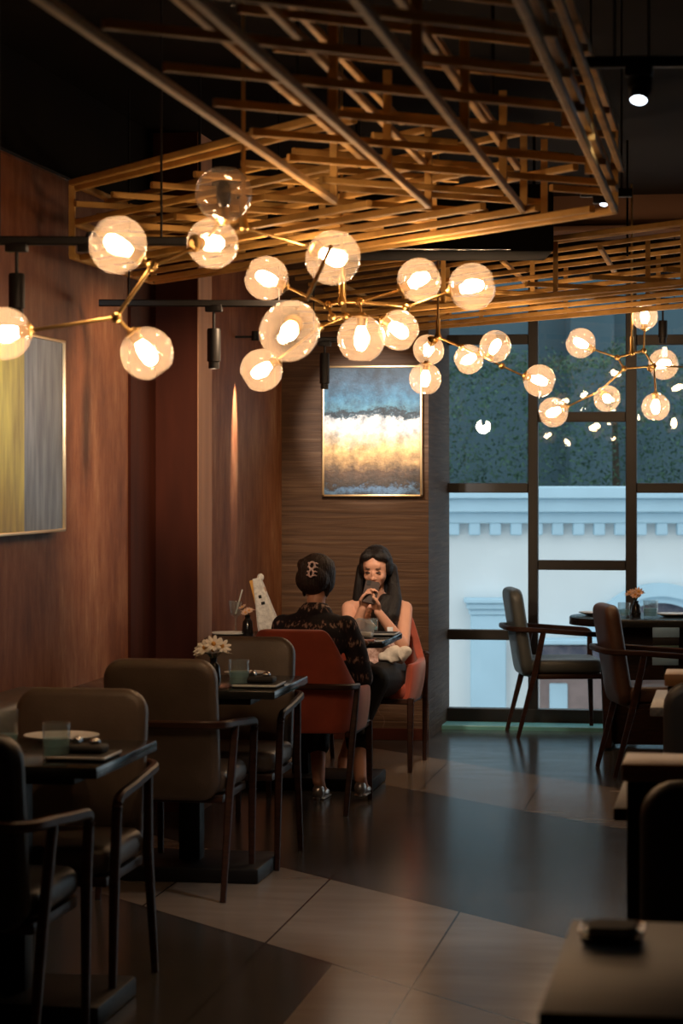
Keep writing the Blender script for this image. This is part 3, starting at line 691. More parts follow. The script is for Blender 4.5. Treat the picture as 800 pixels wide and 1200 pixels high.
# ------------------------------------------------------------------ chairs
def armchair(fabric, label, group):
    t = empty('armchair', (0, 0, 0), 0, label, 'chair', group)
    M = Matrix.Translation((0, -.235, .625)) @ Matrix.Rotation(math.radians(9), 4, 'X')
    MB().pillow(.425, .53, .075, .075, .03, M, bulge=.006, bend=-.0).build('backrest', fabric, t)
    MS = Matrix.Translation((0, .03, .425)) @ Matrix.Rotation(math.radians(90), 4, 'X')
    MB().pillow(.45, .46, .085, .06, .035, MS, bulge=.008).build('seat', fabric, t)
    mb = MB(); mb.box((0, .03, .365), (.43, .43, .03), .006); mb.build('seat_frame', 'dark_wood', t)
    # one rail: arm, round the back, arm
    right = bez((.247, .245, .575), (.25, .26, .612), (.25, .20, .618), 5) + [Vector((.252, .06, .628)), Vector((.25, -.12, .642))] + bez((.247, -.2, .646), (.24, -.31, .65), (.15, -.318, .652), 6) + [Vector((0, -.322, .652))]
    left = [Vector((-p.x, p.y, p.z)) for p in reversed(right[:-1])]
    MB().bar(right+left, .026, .03, bev=.25).build('arm_rail', 'dark_wood', t)
    for s_ in (-1, 1):
        MB().bar([(s_*.247, .245, .58), (s_*.24, .245, .40), (s_*.235, .255, 0)], [.026, .028, .02], [.03, .034, .022], up=(0, 1, 0), bev=.2).build('leg', 'dark_wood', t)
        MB().bar([(s_*.25, -.12, .632), (s_*.238, -.165, .40), (s_*.235, -.27, 0)], [.024, .028, .02], [.032, .036, .022], up=(0, 1, 0), bev=.2).build('leg', 'dark_wood', t)
    return t
GR = 'wooden armchairs with upholstered backs'
ch0 = armchair('taupe_leather', '', GR)
ch_g = armchair('grey_leather', '', GR)
ch_u = armchair('umber_leather', '', GR)
ch_k = armchair('black_leather', '', GR)
def fit(X, Z): return Vector((*cam2room(X, Z), 0))
place(ch0, fit(-.62, 9.02), 0, 'taupe leather armchair with its back to us at the middle table')
c = copy_tree(ch0); place(c, fit(-.86, 7.27), PI, 'taupe leather armchair facing us behind the dark near table with plate')
c = copy_tree(ch0); place(c, fit(-.445, 9.72), PI, 'beige leather armchair facing us behind the middle table with glass')
place(ch_k, fit(-.99, 6.48), 0, 'black armchair in deep shadow, its back to us, before the table with the white plate')
place(ch_g, fit(1.30, 14.45), -PI/2+TH+math.radians(4), 'grey leather armchair in profile standing alone against the window')
place(ch_u, fit(1.66, 12.6), -PI/2+TH+math.radians(5), 'brown leather armchair in profile in front of the round table')
def booth(label, px, Z):
    x, y = cam2room((px-400)/F*Z, Z); t = empty('booth_seat', (x+.32, y, 0), 0, label, 'seat', 'black booth seats')
    MB().pillow(.64, .56, .09, .08, .035, Matrix.Translation((0, 0, .60)), bulge=.008).build('backrest', 'black_leather', t)
    MB().pillow(.62, .44, .10, .05, .035, Matrix.Translation((0, -.27, .40)) @ Matrix.Rotation(PI/2, 4, 'X'), bulge=.008).build('seat', 'black_leather', t)
    MB().box((0, -.23, .17), (.58, .42, .34), .01).build('base', 'black_metal', t)
booth('black booth seat just in front of the farther wood-topped divider', 777, 7.85)
booth('black booth seat just in front of the nearer wood-topped divider', 750, 5.30)

def tub_chair(label):
    t = empty('tub_chair', (0, 0, 0), 0, label, 'chair', 'rust red tub chairs with wooden legs')
    mb = MB(); rings = []; n = 40
    for i in range(n+1):
        u = -1 + 2*i/n                        # -1 right front ... +1 left front
        a = u*math.radians(128)               # angle from straight back
        # plan curve (superellipse)
        ca, sa = math.cos(a), math.sin(a)
        ex = .62
        px_ = .27*math.copysign(abs(sa)**ex, sa); py_ = -.25*math.copysign(abs(ca)**ex, ca)
        if abs(u) > .7: py_ = min(py_, .21)
        k = abs(u); tt = min(1, max(0, (k-.26)/.32)); tt = tt*tt*(3-2*tt)
        top = .85*(1-tt) + .575*tt - .03*max(0, k-.6)
        ring = []
        for j in range(9):
            f = j/8; z = .37 + (top-.37)*f
            lean = max(0, (z-.55))/.3
            sx = 1 - .22*max(0, lean)*1.0 if z > .55 else 1 - .10*(1-(z-.37)/.18)**2
            yy = py_ - .055*max(0, lean) + (.02*(1-(z-.37)/.18)**2 if z < .55 else 0)
            ring.append(mb.bm.verts.new((px_*sx, yy, z)))
        rings.append(ring)
    for i in range(n):
        for j in range(8): mb.bm.faces.new((rings[i][j], rings[i+1][j], rings[i+1][j+1], rings[i][j+1]))
    o = mb.build('shell', 'rust_velvet', t)
    md = o.modifiers.new('s', 'SOLIDIFY'); md.thickness = .045; md.offset = 0
    md = o.modifiers.new('b', 'BEVEL'); md.width = .018; md.segments = 3; md.limit_method = 'ANGLE'
    md = o.modifiers.new('d', 'SUBSURF'); md.levels = 1; md.render_levels = 1
    MS = Matrix.Translation((0, .02, .42)) @ Matrix.Rotation(math.radians(90), 4, 'X')
    MB().pillow(.45, .44, .09, .08, .035, MS, bulge=.01).build('seat', 'rust_velvet', t)
    mb = MB()
    for s_ in (-1, 1): mb.bar([(s_*.245, -.2, .362), (s_*.245, .24, .375)], .025, .028)
    mb.bar([(-.245, .235, .37), (.245, .235, .37)], .025, .028); mb.build('seat_frame', 'dark_wood', t)
    right = [Vector((.285, -.17, .585))] + bez((.275, -.25, .588), (.25, -.318, .59), (.15, -.325, .592), 6) + [Vector((0, -.328, .592))]
    left = [Vector((-p.x, p.y, p.z)) for p in reversed(right[:-1])]
    MB().bar(right+left, .024, .028, bev=.25).build('back_rail', 'dark_wood', t)
    for s_ in (-1, 1):
        MB().bar([(s_*.25, .235, .385), (s_*.252, .27, 0)], [.036, .022], [.034, .022], up=(0, 1, 0), bev=.2).build('leg', 'dark_wood', t)
        MB().bar([(s_*.285, -.18, .585), (s_*.27, -.22, .37), (s_*.255, -.30, 0)], [.022, .03, .022], [.03, .034, .022], up=(0, 1, 0), bev=.2).build('leg', 'dark_wood', t)
    return t
W2C = fit(-.165, 11.30); W1C = fit(.155, 12.86)
tc1 = tub_chair('rust red tub chair holding the woman in the dark knit')
place(tc1, W2C, math.radians(-3))
tc2 = copy_tree(tc1); place(tc2, W1C, PI, 'rust red tub chair holding the woman with the phone')

# ------------------------------------------------------------------ tables
def table(label, corner, w, d, top='table_black', h=.75, sign=-1, group='dark pedestal tables'):
    """corner: right-front corner in room coords (or left-front for sign=+1)"""
    cx, cy = corner.x + sign*w/2, corner.y + d/2
    t = empty('dining_table', (cx, cy, 0), 0, label, 'table', group)
    MB().box((0, 0, h-.016), (w, d, .032), .004).build('tabletop', top, t)
    MB().box((0, 0, h-.05), (w*.7, d*.6, .035), .004).build('apron', 'black_metal', t)
    MB().box((0, 0, h/2), (.085, .085, h-.1), .006).build('pedestal', 'black_metal', t)
    MB().box((0, 0, .03), (.62 if w < .9 else .8, .44, .06), .01).build('base_plate', 'black_metal', t)
    return t
cN = at(113, 900, .75); cM = at(322, 810, .75); cF = at(448, 752, .75)
tN = table('dark table nearest us with a white plate and a water tumbler', cN, .68, .70)
tM = table('dark table between the two taupe armchairs in the middle of the row', cM, .8, .70)
tF = table('dark table shared by the two seated women', cF, .93, .70)
c0 = at(630, 1186, .75)
t0 = table('brown wooden table cropped by the lower corner of the picture', c0, .8, .76, 'walnut_top', sign=1)
t1 = table('brown table just past the nearer wood-topped divider', at(718, 948, .75)+Vector((0, .02, 0)), .8, .7, 'walnut_top', sign=1)
t2 = table('speckled stone-topped table past the farther wood-topped divider', at(760, 832, .75)+Vector((0, .1, 0)), .8, .7, 'dark_stone', sign=1)
# oval table by the window
pr = at(667, 722, .75)
ot = empty('oval_table', (pr.x+.75, pr.y+.02, 0), 0, 'black round-ended table with flowers standing by the window', 'table')
MR = Matrix.Translation((0, 0, .73)) @ Matrix.Rotation(PI/2, 4, 'X')
MB().pillow(1.5, .74, .045, .33, .006, MR, n=12).build('tabletop', 'table_black', ot)
MB().box((.03, 0, .36), (1.16, .08, .69), .006).build('panel_leg', 'dark_wood', ot)
MB().box((-.52, 0, .36), (.05, .5, .69), .006).build('panel_leg', 'dark_wood', ot)
MB().box((.55, 0, .36), (.05, .5, .69), .006).build('panel_leg', 'dark_wood', ot)
# dividers
def divider(label, px, py0, z=.9):
    p = at(px, py0, z)
    t = empty('divider', (p.x+.45, p.y+.11, 0), 0, label, 'divider', 'wood-topped dividers')
    MB().box((0, 0, z/2-.02), (.89, .20, z-.04), .004).build('body', 'black_metal', t)
    MB().box((0, 0, z-.02), (.91, .23, .04), .004).build('wood_cap', 'oak_top', t)
divider('low black divider with a lit wooden cap, nearer of two', 731, 895)
divider('low black divider with wooden cap, farther and half hidden', 780, 790)
# bench along left wall
p0 = at(0, 827, .78); p1 = at(42, 815, .78)
bn = empty('wall_bench', (p1.x, 0, 0), 0, 'padded brown bench along the left wall behind the near table', 'bench')
xe = p1.x; lx = xe-(XW+.02)
bn.location = ((xe+XW+.02)/2, 6.9, 0)
MB().box((0, 0, .19), (lx*.96, 3.25, .36), .01).build('base', 'black_leather', bn)
MB().box((0, 0, .57), (lx, 3.3, .42), .05, 4).build('cushion', 'taupe_leather', bn)

# ------------------------------------------------------------------ tableware
def tumbler(label, loc, water=.06, r=.04, h=.105, group='water tumblers'):
    t = empty('tumbler', loc, 0, label, 'glass', group)
    MB().lathe([(.001, 0), (r*.9, 0), (r*.95, .006), (r, h), (r-.003, h), (r*.9, .012), (.001, .012)], n=28).build('glass_body', 'clear_glass', t)
    MB().lathe([(.001, .013), (r*.88, .013), (r*.93, water), (.001, water)], n=28).build('water', 'water', t)
    return t
def plate(label, loc, r=.12, m='porcelain'):
    t = empty('plate', loc, 0, label, 'plate', 'dinner plates')
    MB().lathe([(.001, .004), (r*.5, .0), (r*.62, .002), (r, .016), (r*1.0, .019), (r*.62, .007), (.001, .006)], n=40).build('dish', m, t); return t
def setting(label, loc, rz=0):
    t = empty('side_tray', loc, rz, label, 'tray', 'black trays with folded napkins')
    MB().pillow(.17, .20, .014, .012, .005, Matrix.Translation((0, 0, .008)) @ Matrix.Rotation(PI/2, 4, 'X')).build('tray', 'napkin_black', t)
    mb = MB(); mb.box((0, -.099, .012), (.168, .005, .008), .002); mb.box((.085, 0, .012), (.005, .195, .008), .002); mb.build('pale_edge', 'porcelain', t)
    return t
def napkin_roll(label, loc, rz=0):
    t = empty('napkin', loc, rz, label, 'napkin', 'folded black napkins')
    MB().box((0, 0, .012), (.12, .09, .024), .01, 3).build('cloth', 'napkin_black', t)
    MB().tube([(-.03, .0, .028), (-.03, .03, .034), (-.03, .04, .03)], .012, 10).build('ring', 'steel', t)
    MB().ell((.025, .01, .03), (.016, .022, .012), 12).build('clasp', 'steel', t)
    return t
g = at(66, 890, .75); tumbler('water tumbler on the table nearest us, in front of the white plate', g)
p = at(72, 868, .75); plate('white plate on the table nearest us', p, .115)
p = at(98, 889, .75); setting('black tray with pale edge on the table nearest us', p, .0)
napkin_roll('black napkin with silver ring on the table nearest us', Vector((p.x, p.y+.02, .765)))
g = at(6, 872, .75); tumbler('clear tumbler at the picture edge beside the bench', g + Vector((0, .0, 0)), .03)
g = at(280, 805, .75); tumbler('water tumbler on the middle table behind the taupe chair', g)
p = at(287, 792.5, .75); plate('white plate on the middle table behind the tumbler', p, .085)
p = at(303, 805, .75); setting('black tray with pale edge on the middle table', p)
napkin_roll('black napkin with silver ring on the middle table', Vector((p.x, p.y+.02, .765)))
def flowers(label, loc, petal, head=.045, vh=.10, vase='dark_glass', n=7, cat='flowers', grp=None, hz=None):
    t = empty('flower_vase', loc, 0, label, cat, 'small flower vases')
    MB().lathe([(.001, 0), (.026, 0), (.03, .02), (.024, vh*.7), (.013, vh*.85), (.015, vh), (.001, vh*.95)], n=20).build('vase', vase, t)
    rnd = random.Random(int(loc[0]*1000))
    for k in range(n):
        a = 2*PI*k/n + rnd.uniform(-.3, .3); rr = head*(.7 if k else 0); c = Vector((rr*math.cos(a), rr*math.sin(a), (hz or vh)+.035+rnd.uniform(-.015, .02)))
        MB().tube([(0, 0, vh*.9), (c.x*.5, c.y*.5, (vh+c.z)/2), c], .0018, 5).build('flower_stem', 'leaf', t)
        mb = MB(); dirn = Vector((c.x, c.y-.02, .05)).normalized(); q = dirn.to_track_quat('Z', 'Y').to_matrix().to_4x4()
        for i in range(9):
            b = 2*PI*i/9; M = Matrix.Translation(c) @ q @ Matrix.Rotation(b, 4, 'Z') @ Matrix.Translation((head*.33, 0, .004)) @ Matrix.Rotation(-.35, 4, 'Y')
            mb.ell((0, 0, 0), (head*.33, head*.14, head*.05), 8, M=M)
        f = mb.build('blossom', petal, t)
        MB().ell(c + dirn*.006, head*.15, 8).build('blossom_centre', 'amber', f)
    return t
p = at(250, 801, .75); flowers('white daisies in a dark vase on the middle table', p, 'petal', .062, .10, n=10)
# far table group
p = at(271, 745, .75); p.x += .0; p.y -= .03; plate('white plate by the goblet on the women\'s table', p, .11)
p = at(276, 742, .75)
gb = empty('goblet', p, 0, 'stemmed goblet with a straw by the wall', 'glass')
MB().lathe([(.001, 0), (.034, 0), (.034, .003), (.006, .008), (.005, .07), (.01, .085), (.028, .095), (.036, .165), (.0345, .165), (.026, .1), (.001, .09)], n=26).build('bowl_and_stem', 'clear_glass', gb)
MB().tube([(.0, 0, .10), (.035, 0, .225)], .004, 8).build('straw', 'porcelain', gb)
p = at(290, 746.5, .75)
flowers('dried peach flowers in a black bottle near the goblet', p, 'peach_petal', .035, .11, n=6, hz=.10)
p = at(313, 747, .75); p.y += .03; p.x += .015
gf = empty('gift_ornament', p, 0, 'tall cream ornament with dark squares leaning beside the black bottle', 'ornament')
Rm = Matrix.Translation((-.005, 0, .02)) @ Matrix.Rotation(math.radians(-14), 4, 'Y')
mb = MB()
rings = []
for z, w, d in ((0, .052, .045), (.05, .05, .045), (.15, .036, .035), (.25, .024, .025), (.285, .020, .022)):
    rings.append([mb.bm.verts.new(Rm @ Vector((x*w, y*d, z))) for x, y in ((-.8, -1), (.8, -1), (1, -.8), (1, .8), (.8, 1), (-.8, 1), (-1, .8), (-1, -.8))])
mb._bridge(rings, True); mb.build('body', 'white_plush', gf)
mb = MB(); mb.box((-.028, -.0, .2), (.02, .04, .16), .004, M=Rm); mb.build('side_panel', 'amber', gf)
mb = MB(); mb.box((.0, -.034, .19), (.014, .01, .016), .002, M=Rm); mb.box((.008, -.038, .155), (.018, .01, .014), .002, M=Rm); mb.build('dark_squares', 'napkin_black', gf)
MB().ell((-.075+.02, 0, .30), (.018, .016, .02), 12).build('top_knob', 'white_plush', gf)
MB().ell((-.02, 0, .235), (.018, .014, .02), 10, M=Matrix.Translation((-.022, -.01, 0))).build('bow', 'peach_petal', gf)
mb = MB(); mb.ell((-.025, -.01, .05), (.022, .028, .055), 12); mb.ell((.035, -.015, .035), (.028, .03, .04), 12); mb.ell((0, -.005, .02), (.045, .04, .025), 12); mb.build('plush_base', 'white_plush', gf)
p = at(425, 748, .75)
wr = empty('wrapped_parcel', p, 0, 'clear wrapped white parcel on the women\'s table', 'parcel')
mb = MB(); mb.box((0, 0, .018), (.10, .08, .03), .01); mb.build('contents', 'porcelain', wr)
mb = MB(); mb.ell((-.005, .02, .05), (.065, .045, .048), 14)
for v in mb.bm.verts: v.co += Vector((noise.noise(v.co*40), noise.noise(v.co*40+Vector((5, 0, 0))), noise.noise(v.co*40+Vector((0, 5, 0)))))*.012; v.co.z = max(v.co.z, .003)
mb.build('wrapping', 'plastic_wrap', wr)
p = at(424, 751.5, .75); ca = empty('menu_card', p+Vector((0, .01, 0)), .1, 'pink card lying at the front of the women\'s table', 'card'); MB().box((0, 0, .004), (.12, .05, .008), .002).build('card', 'pink_card', ca)
p = at(446, 744.5, .75); setting('black tray at the corner of the women\'s table', p+Vector((0, -.01, 0)), 0)
p = at(440, 742, .75); tumbler('small tumbler next to the wrapped parcel', p+Vector((-.03, .1, 0)), .03, .028, .07)
p = at(462, 742, .75); ck = empty('card_stand', p+Vector((-.03, .05, 0)), .2, 'little white card stand on the women\'s table corner', 'card'); MB().box((0, 0, .014), (.03, .012, .028), .002).build('card', 'porcelain', ck)
# oval table
tz = .7525
p = on_y(745, 712, pr.y-.02); flowers('peach flowers in a dark vase on the window table', Vector((p.x, p.y, tz)), 'peach_petal', .05, .09, n=7)
p = on_y(731, 712, pr.y-.1); tumbler('left tumbler before the flowers on the window table', Vector((p.x, p.y, tz)), .045, .036, .085)
p['label'] if False else None
p = on_y(762, 712, pr.y-.15); tumbler('wider tumbler between flowers and window table edge', Vector((p.x, p.y, tz)), .055, .042, .10)
p = on_y(700, 715, pr.y+.08); plate('plate at the rounded end of the window table', Vector((p.x, p.y, tz)), .11)
p = on_y(790, 715, pr.y+.02); plate('plate at the cropped end of the window table', Vector((p.x, p.y, tz)), .11)
q = dep(780, 757, 13.35)
bp_ = empty('banded_panel', (q.x, q.y, q.z-.1), TH, 'panel with pale blue, black and green bands below the window table', 'panel')
bp_.location = (q.x, q.y, q.z-.105)
MB().box((0, 0, .18), (.15, .012, .055), .002).build('upper_blue_band', 'paper_blue', bp_); MB().box((0, .0, .13), (.145, .010, .045), .002).build('black_band', 'napkin_black', bp_)
MB().box((0, 0, .085), (.142, .012, .046), .002).build('green_band', 'paper_green', bp_); MB().box((-.003, 0, .03), (.146, .012, .065), .002).build('lower_blue_band', 'paper_blue', bp_)
MB().box((.0, .02, -.30), (.02, .02, .62), .002).build('stand_post', 'black_metal', bp_); MB().box((0, .02, -.62), (.16, .16, .02), .002).build('stand_foot', 'black_metal', bp_)
zfoot = bp_.location.z - .63
for ch in [x for x in COL.objects if x.parent == bp_ and x.name.startswith('stand')]: pass
# foreground tray item
p = at(716, 1108, .75)
tr = empty('serving_tray', p, 0, 'black rounded tray on the brown foreground table', 'tray')
MB().pillow(.105, .125, .012, .03, .005, Matrix.Translation((0, .04, .008)) @ Matrix.Rotation(PI/2, 4, 'X')).build('dish', 'dark_glass', tr)
mb = MB(); pts = []
for cx, cy, a0 in ((.028, .078, 0), (-.028, .078, 90), (-.028, .003, 180), (.028, .003, 270)):
    for k in range(6):
        a = math.radians(a0+90*k/5); pts.append((cx+.026*math.cos(a), cy+.026*math.sin(a), .022))
mb.tube(pts+[pts[0]], .003, 8, cap=False); mb.build('rim', 'steel', tr)
MB().pillow(.085, .10, .016, .025, .006, Matrix.Translation((0, .04, .022)) @ Matrix.Rotation(PI/2, 4, 'X')).build('napkin', 'napkin_black', tr)

# ------------------------------------------------------------------ people
def remeshed(name, mb, m, parent, vox=.006, smooth=6, mat_extra=None):
    bmesh.ops.recalc_face_normals(mb.bm, faces=mb.bm.faces[:])
    me = bpy.data.meshes.new(name+'_src'); mb.bm.to_mesh(me); mb.bm.free()
    o = bpy.data.objects.new(name+'_src', me); COL.objects.link(o)
    r = o.modifiers.new('r', 'REMESH'); r.mode = 'VOXEL'; r.voxel_size = vox
    s_ = o.modifiers.new('s', 'SMOOTH'); s_.factor = .5; s_.iterations = smooth
    dg = bpy.context.evaluated_depsgraph_get(); me2 = bpy.data.meshes.new_from_object(o.evaluated_get(dg)); me2.name = name
    bpy.data.objects.remove(o)
    o2 = bpy.data.objects.new(name, me2); COL.objects.link(o2); me2.materials.clear(); me2.materials.append(MATS[m] if isinstance(m, str) else m)
    for p in me2.polygons: p.use_smooth = True
    o2.parent = parent; return o2
def limb(mb, pts, rads, n=14):    # tapered chain with ball joints
    for i in range(len(pts)-1):
        a, b = Vector(pts[i]), Vector(pts[i+1]); K = 6
        mb.tube([a.lerp(b, k/K) for k in range(K+1)], [rads[i]+(rads[i+1]-rads[i])*k/K for k in range(K+1)], n)
    for p, r in zip(pts, rads): mb.ell(p, r, 14)
def hand(mb, wrist, dirn, palmn, side, curl=.6, s=1.0, thumb=True):
    """wrist point, direction of fingers, palm normal, side=+1 thumb to the +cross side"""
    d = Vector(dirn).normalized(); n = Vector(palmn); n = (n - d*n.dot(d)).normalized(); x = d.cross(n).normalized()*side
    w = Vector(wrist)
    rot = Matrix((x, d, n)).transposed()
    mb.ell(w + d*.045*s, (.036*s, .05*s, .016*s), 14, rot=rot)
    mb.ell(w + d*.065*s + x*.0, (.038*s, .028*s, .014*s), 14, rot=rot)
    lens = [(.028, .072), (.010, .080), (-.009, .075), (-.027, .060)]
    for k, (off, ln) in enumerate(lens):
        p = w + d*.075*s + x*off*s; a = 0; pts = [p]; seg = [ln*.45, ln*.32, ln*.23]
        ang = curl*.35
        for q in seg:
            dd = (d*math.cos(ang) + n*math.sin(ang)).normalized(); p = p + dd*q*s; pts.append(p); ang += curl*.75
        limb(mb, pts, [.0085*s, .0082*s, .0075*s, .0065*s], 10)
    if thumb:
        p = w + d*.02*s + x*.022*s; t1 = p + (x*.8 + d*.55 + n*.3).normalized()*.036*s; t2 = t1 + (x*.25 + d*.9 + n*.4).normalized()*.03*s; t3 = t2 + (d*.9 - x*.15 + n*.45).normalized()*.024*s
        limb(mb, [p, t1, t2, t3], [.013*s, .0105*s, .0095*s, .0075*s], 10)
def head(mb, M, s=1.0):
    """local: origin at head centre, face towards -Y, up +Z, height ~.225"""
    E = lambda c, r, rot=None: mb.ell(Vector(c)*s, Vector(r)*s, 18, M=M, rot=rot)
    E((0, .012, .025), (.074, .092, .088)); E((0, -.018, -.02), (.062, .068, .075)); E((0, -.035, -.065), (.040, .042, .036)); E((0, -.058, -.088), (.019, .016, .014))
    E((.036, -.052, -.028), (.022, .022, .024)); E((-.036, -.052, -.028), (.022, .022, .024))
    E((0, -.083, -.012), (.008, .014, .022)); E((0, -.096, -.030), (.0115, .013, .010)); E((.010, -.088, -.034), (.008, .009, .007)); E((-.010, -.088, -.034), (.008, .009, .007))
    E((0, -.070, .035), (.045, .012, .025)); E((0, -.080, -.058), (.018, .011, .007)); E((0, -.078, -.066), (.015, .011, .007))
    E((.073, .012, -.012), (.008, .016, .028)); E((-.073, .012, -.012), (.008, .016, .028))
def face_parts(M, par, s=1.0):
    def part(nm, c, r, m, rot=None): return MB().ell(Vector(c)*s, Vector(r)*s, 12, M=M, rot=rot).build(nm, m, par)
    for sx in (-1, 1):
        part('eyelashes', (sx*.030, -.0795, .000), (.0155, .006, .0045), 'eye_dark')
        part('eyebrow', (sx*.031, -.0815, .022), (.016, .005, .0022), 'brow', Matrix.Rotation(sx*.08, 3, 'Y'))
    part('lips', (0, -.087, -.061), (.020, .007, .0075), 'lip')

# --- woman facing us (local frame: faces -Y, origin on floor under pelvis)
pw1 = dep(441, 700, 12.78); O1 = Vector((pw1.x, pw1.y, 0))
w1 = empty('person', O1, TH*.3, 'woman with long black hair and bare shoulders holding up a phone', 'person')
mb = MB()
pel = Vector((0, .05, .50)); ch = Vector((0, .03, .80)); nk = Vector((-.004, .00, .955)); hc = Vector((0, -.035, 1.065))
mb.ell(pel, (.155, .11, .11), 18); mb.ell((0, .05, .62), (.115, .085, .10), 18); mb.ell((0, .035, .74), (.125, .085, .10), 18); mb.ell((0, .03, .84), (.135, .075, .07), 18); mb.ell((0, .03, .865), (.15, .05, .035), 18); limb(mb, [(0, .03, .905), (.13, .03, .862)], [.045, .034]); limb(mb, [(0, .03, .905), (-.13, .03, .862)], [.045, .034])
mb.ell((.05, -.035, .775), (.045, .04, .045), 14); mb.ell((-.05, -.035, .775), (.045, .04, .045), 14)
limb(mb, [(0, .03, .87), nk, (0, -.012, 1.0)], [.055, .043, .045])
HM = Matrix.Translation(hc) @ Matrix.Rotation(math.radians(-6), 4, 'Z') @ Matrix.Rotation(math.radians(14), 4, 'X')
head(mb, HM, .97)
# arms: viewer's right = +x
sh = {1: Vector((.150, .03, .848)), -1: Vector((-.150, .03, .848))}
el = {1: Vector((.155, -.13, .665)), -1: Vector((-.130, -.14, .665))}
wr_ = {1: Vector((.030, -.215, .845)), -1: Vector((-.052, -.215, .865))}
for s_ in (1, -1):
    limb(mb, [sh[s_], sh[s_].lerp(el[s_], .5), el[s_]], [.042, .038, .033]); limb(mb, [el[s_], el[s_].lerp(wr_[s_], .35), wr_[s_]], [.033, .032, .022])
hand(mb, wr_[1], (-.35, .02, .9), (-.6, -.5, -.1), 1, .95, .95)
hand(mb, wr_[-1], (.35, .02, .8), (.6, -.5, -.1), -1, .95, .95)
# legs under the table
hp = {1: Vector((.08, .02, .48)), -1: Vector((-.08, .02, .48))}
kn = {1: Vector((.03, -.40, .50)), -1: Vector((-.10, -.40, .53))}
an = {1: Vector((-.13, -.40, .09)), -1: Vector((-.24, -.56, .19))}
for s_ in (1, -1):
    limb(mb, [hp[s_], hp[s_].lerp(kn[s_], .5), kn[s_]], [.085, .072, .055]); limb(mb, [kn[s_], kn[s_].lerp(an[s_], .3), an[s_]], [.052, .052, .032])
    limb(mb, [an[s_], an[s_]+Vector((0, -.06, -.045)), an[s_]+Vector((0, -.13, -.065))], [.032, .028, .018])
body1 = remeshed('body', mb, 'skin', w1, .0045, 5)
face_parts(HM, w1, .97)
# dress
mb = MB()
mb.ell((0, .05, .50), (.17, .13, .12), 20); mb.ell((0, .05, .62), (.123, .094, .11), 20); mb.ell((0, .034, .735), (.131, .092, .085), 20); mb.ell((.05, -.035, .765), (.05, .045, .045), 14); mb.ell((-.05, -.035, .765), (.05, .045, .045), 14)
remeshed('dress', mb, 'dress', w1, .007, 6)
mb = MB(); mb.ell((0, .045, .49), (.178, .14, .105), 20)
for s_ in (1, -1): limb(mb, [hp[s_], hp[s_].lerp(kn[s_], .5), kn[s_], kn[s_].lerp(an[s_], .55)], [.105, .095, .078, .066])
remeshed('skirt', mb, 'napkin_black', w1, .008, 5)
mb = MB()
for s_ in (1, -1): mb.tube([(s_*.07, -.065, .80), (s_*.085, -.045, .86), (s_*.09, .02, .912), (s_*.08, .085, .86)], .004, 8)
mb.build('dress_straps', 'dress', w1)
# long hair
mb = MB(); HE = lambda c, r, rot=None: mb.ell(Vector(c)*.97, Vector(r)*.97, 18, M=HM, rot=rot)
HE((0, .030, .040), (.085, .090, .088)); HE((.028, -.045, .082), (.040, .030, .022), Matrix.Rotation(.5, 3, 'Y')); HE((-.030, -.043, .082), (.038, .030, .022), Matrix.Rotation(-.5, 3, 'Y')); HE((.072, .012, .02), (.022, .05, .062)); HE((-.072, .012, .02), (.022, .05, .062)); HE((.046, -.030, .085), (.042, .040, .024), Matrix.Rotation(.75, 3, 'Y')); HE((-.046, -.030, .085), (.042, .040, .024), Matrix.Rotation(-.75, 3, 'Y'))
limb(mb, [(.086, .012, 1.07), (.092, .01, .98), (.098, -.03, .90), (.085, -.075, .82), (.045, -.10, .74)], [.024, .032, .042, .045, .030])
limb(mb, [(.05, -.045, .90), (.015, -.095, .82), (.0, -.10, .74)], [.035, .038, .025])
limb(mb, [(-.086, .015, 1.07), (-.094, .02, .98), (-.100, .03, .90), (-.10, .085, .82)], [.022, .028, .034, .028])
limb(mb, [(0, .06, 1.06), (0, .085, .95), (0, .10, .82), (0, .115, .72)], [.07, .075, .07, .05])
remeshed('hair', mb, 'hair', w1, .0055, 4)
# phone and hanging bag on her lap
ph = empty('phone', O1, TH*.3, 'dark phone held up in both hands by the woman facing us', 'phone')
Mp = Matrix.Translation((-.008, -.232, .950)) @ Matrix.Rotation(math.radians(8), 4, 'Z') @ Matrix.Rotation(math.radians(-20), 4, 'X') @ Matrix.Rotation(math.radians(14), 4, 'Y')
MB().pillow(.078, .125, .009, .012, .003, Mp).build('case', 'phone_shell', ph)
MB().pillow(.022, .026, .004, .006, .0015, Mp @ Matrix.Translation((-.02, -.006, .045))).build('camera_bump', 'napkin_black', ph)
p = dep(457, 772, 12.60)
bg = empty('cloth_bundle', (p.x, p.y, p.z-.07), 0, 'crumpled cream cloth on the lap of the woman facing us', 'cloth')
mb = MB()
for c, r in (((-.03, 0, .03), (.04, .045, .04)), ((.03, 0, .09), (.06, .05, .045)), ((-.01, 0, .075), (.05, .05, .055)), ((.065, .01, .105), (.03, .04, .03)), ((-.035, 0, .0), (.028, .03, .02))): mb.ell(c, r, 22)
for v in mb.bm.verts: v.co += Vector((noise.noise(v.co*22), noise.noise(v.co*22+Vector((7, 0, 0))), noise.noise(v.co*22+Vector((0, 7, 0)))))*.022
remeshed('folds', mb, 'cream_cloth', bg, .004, 2)

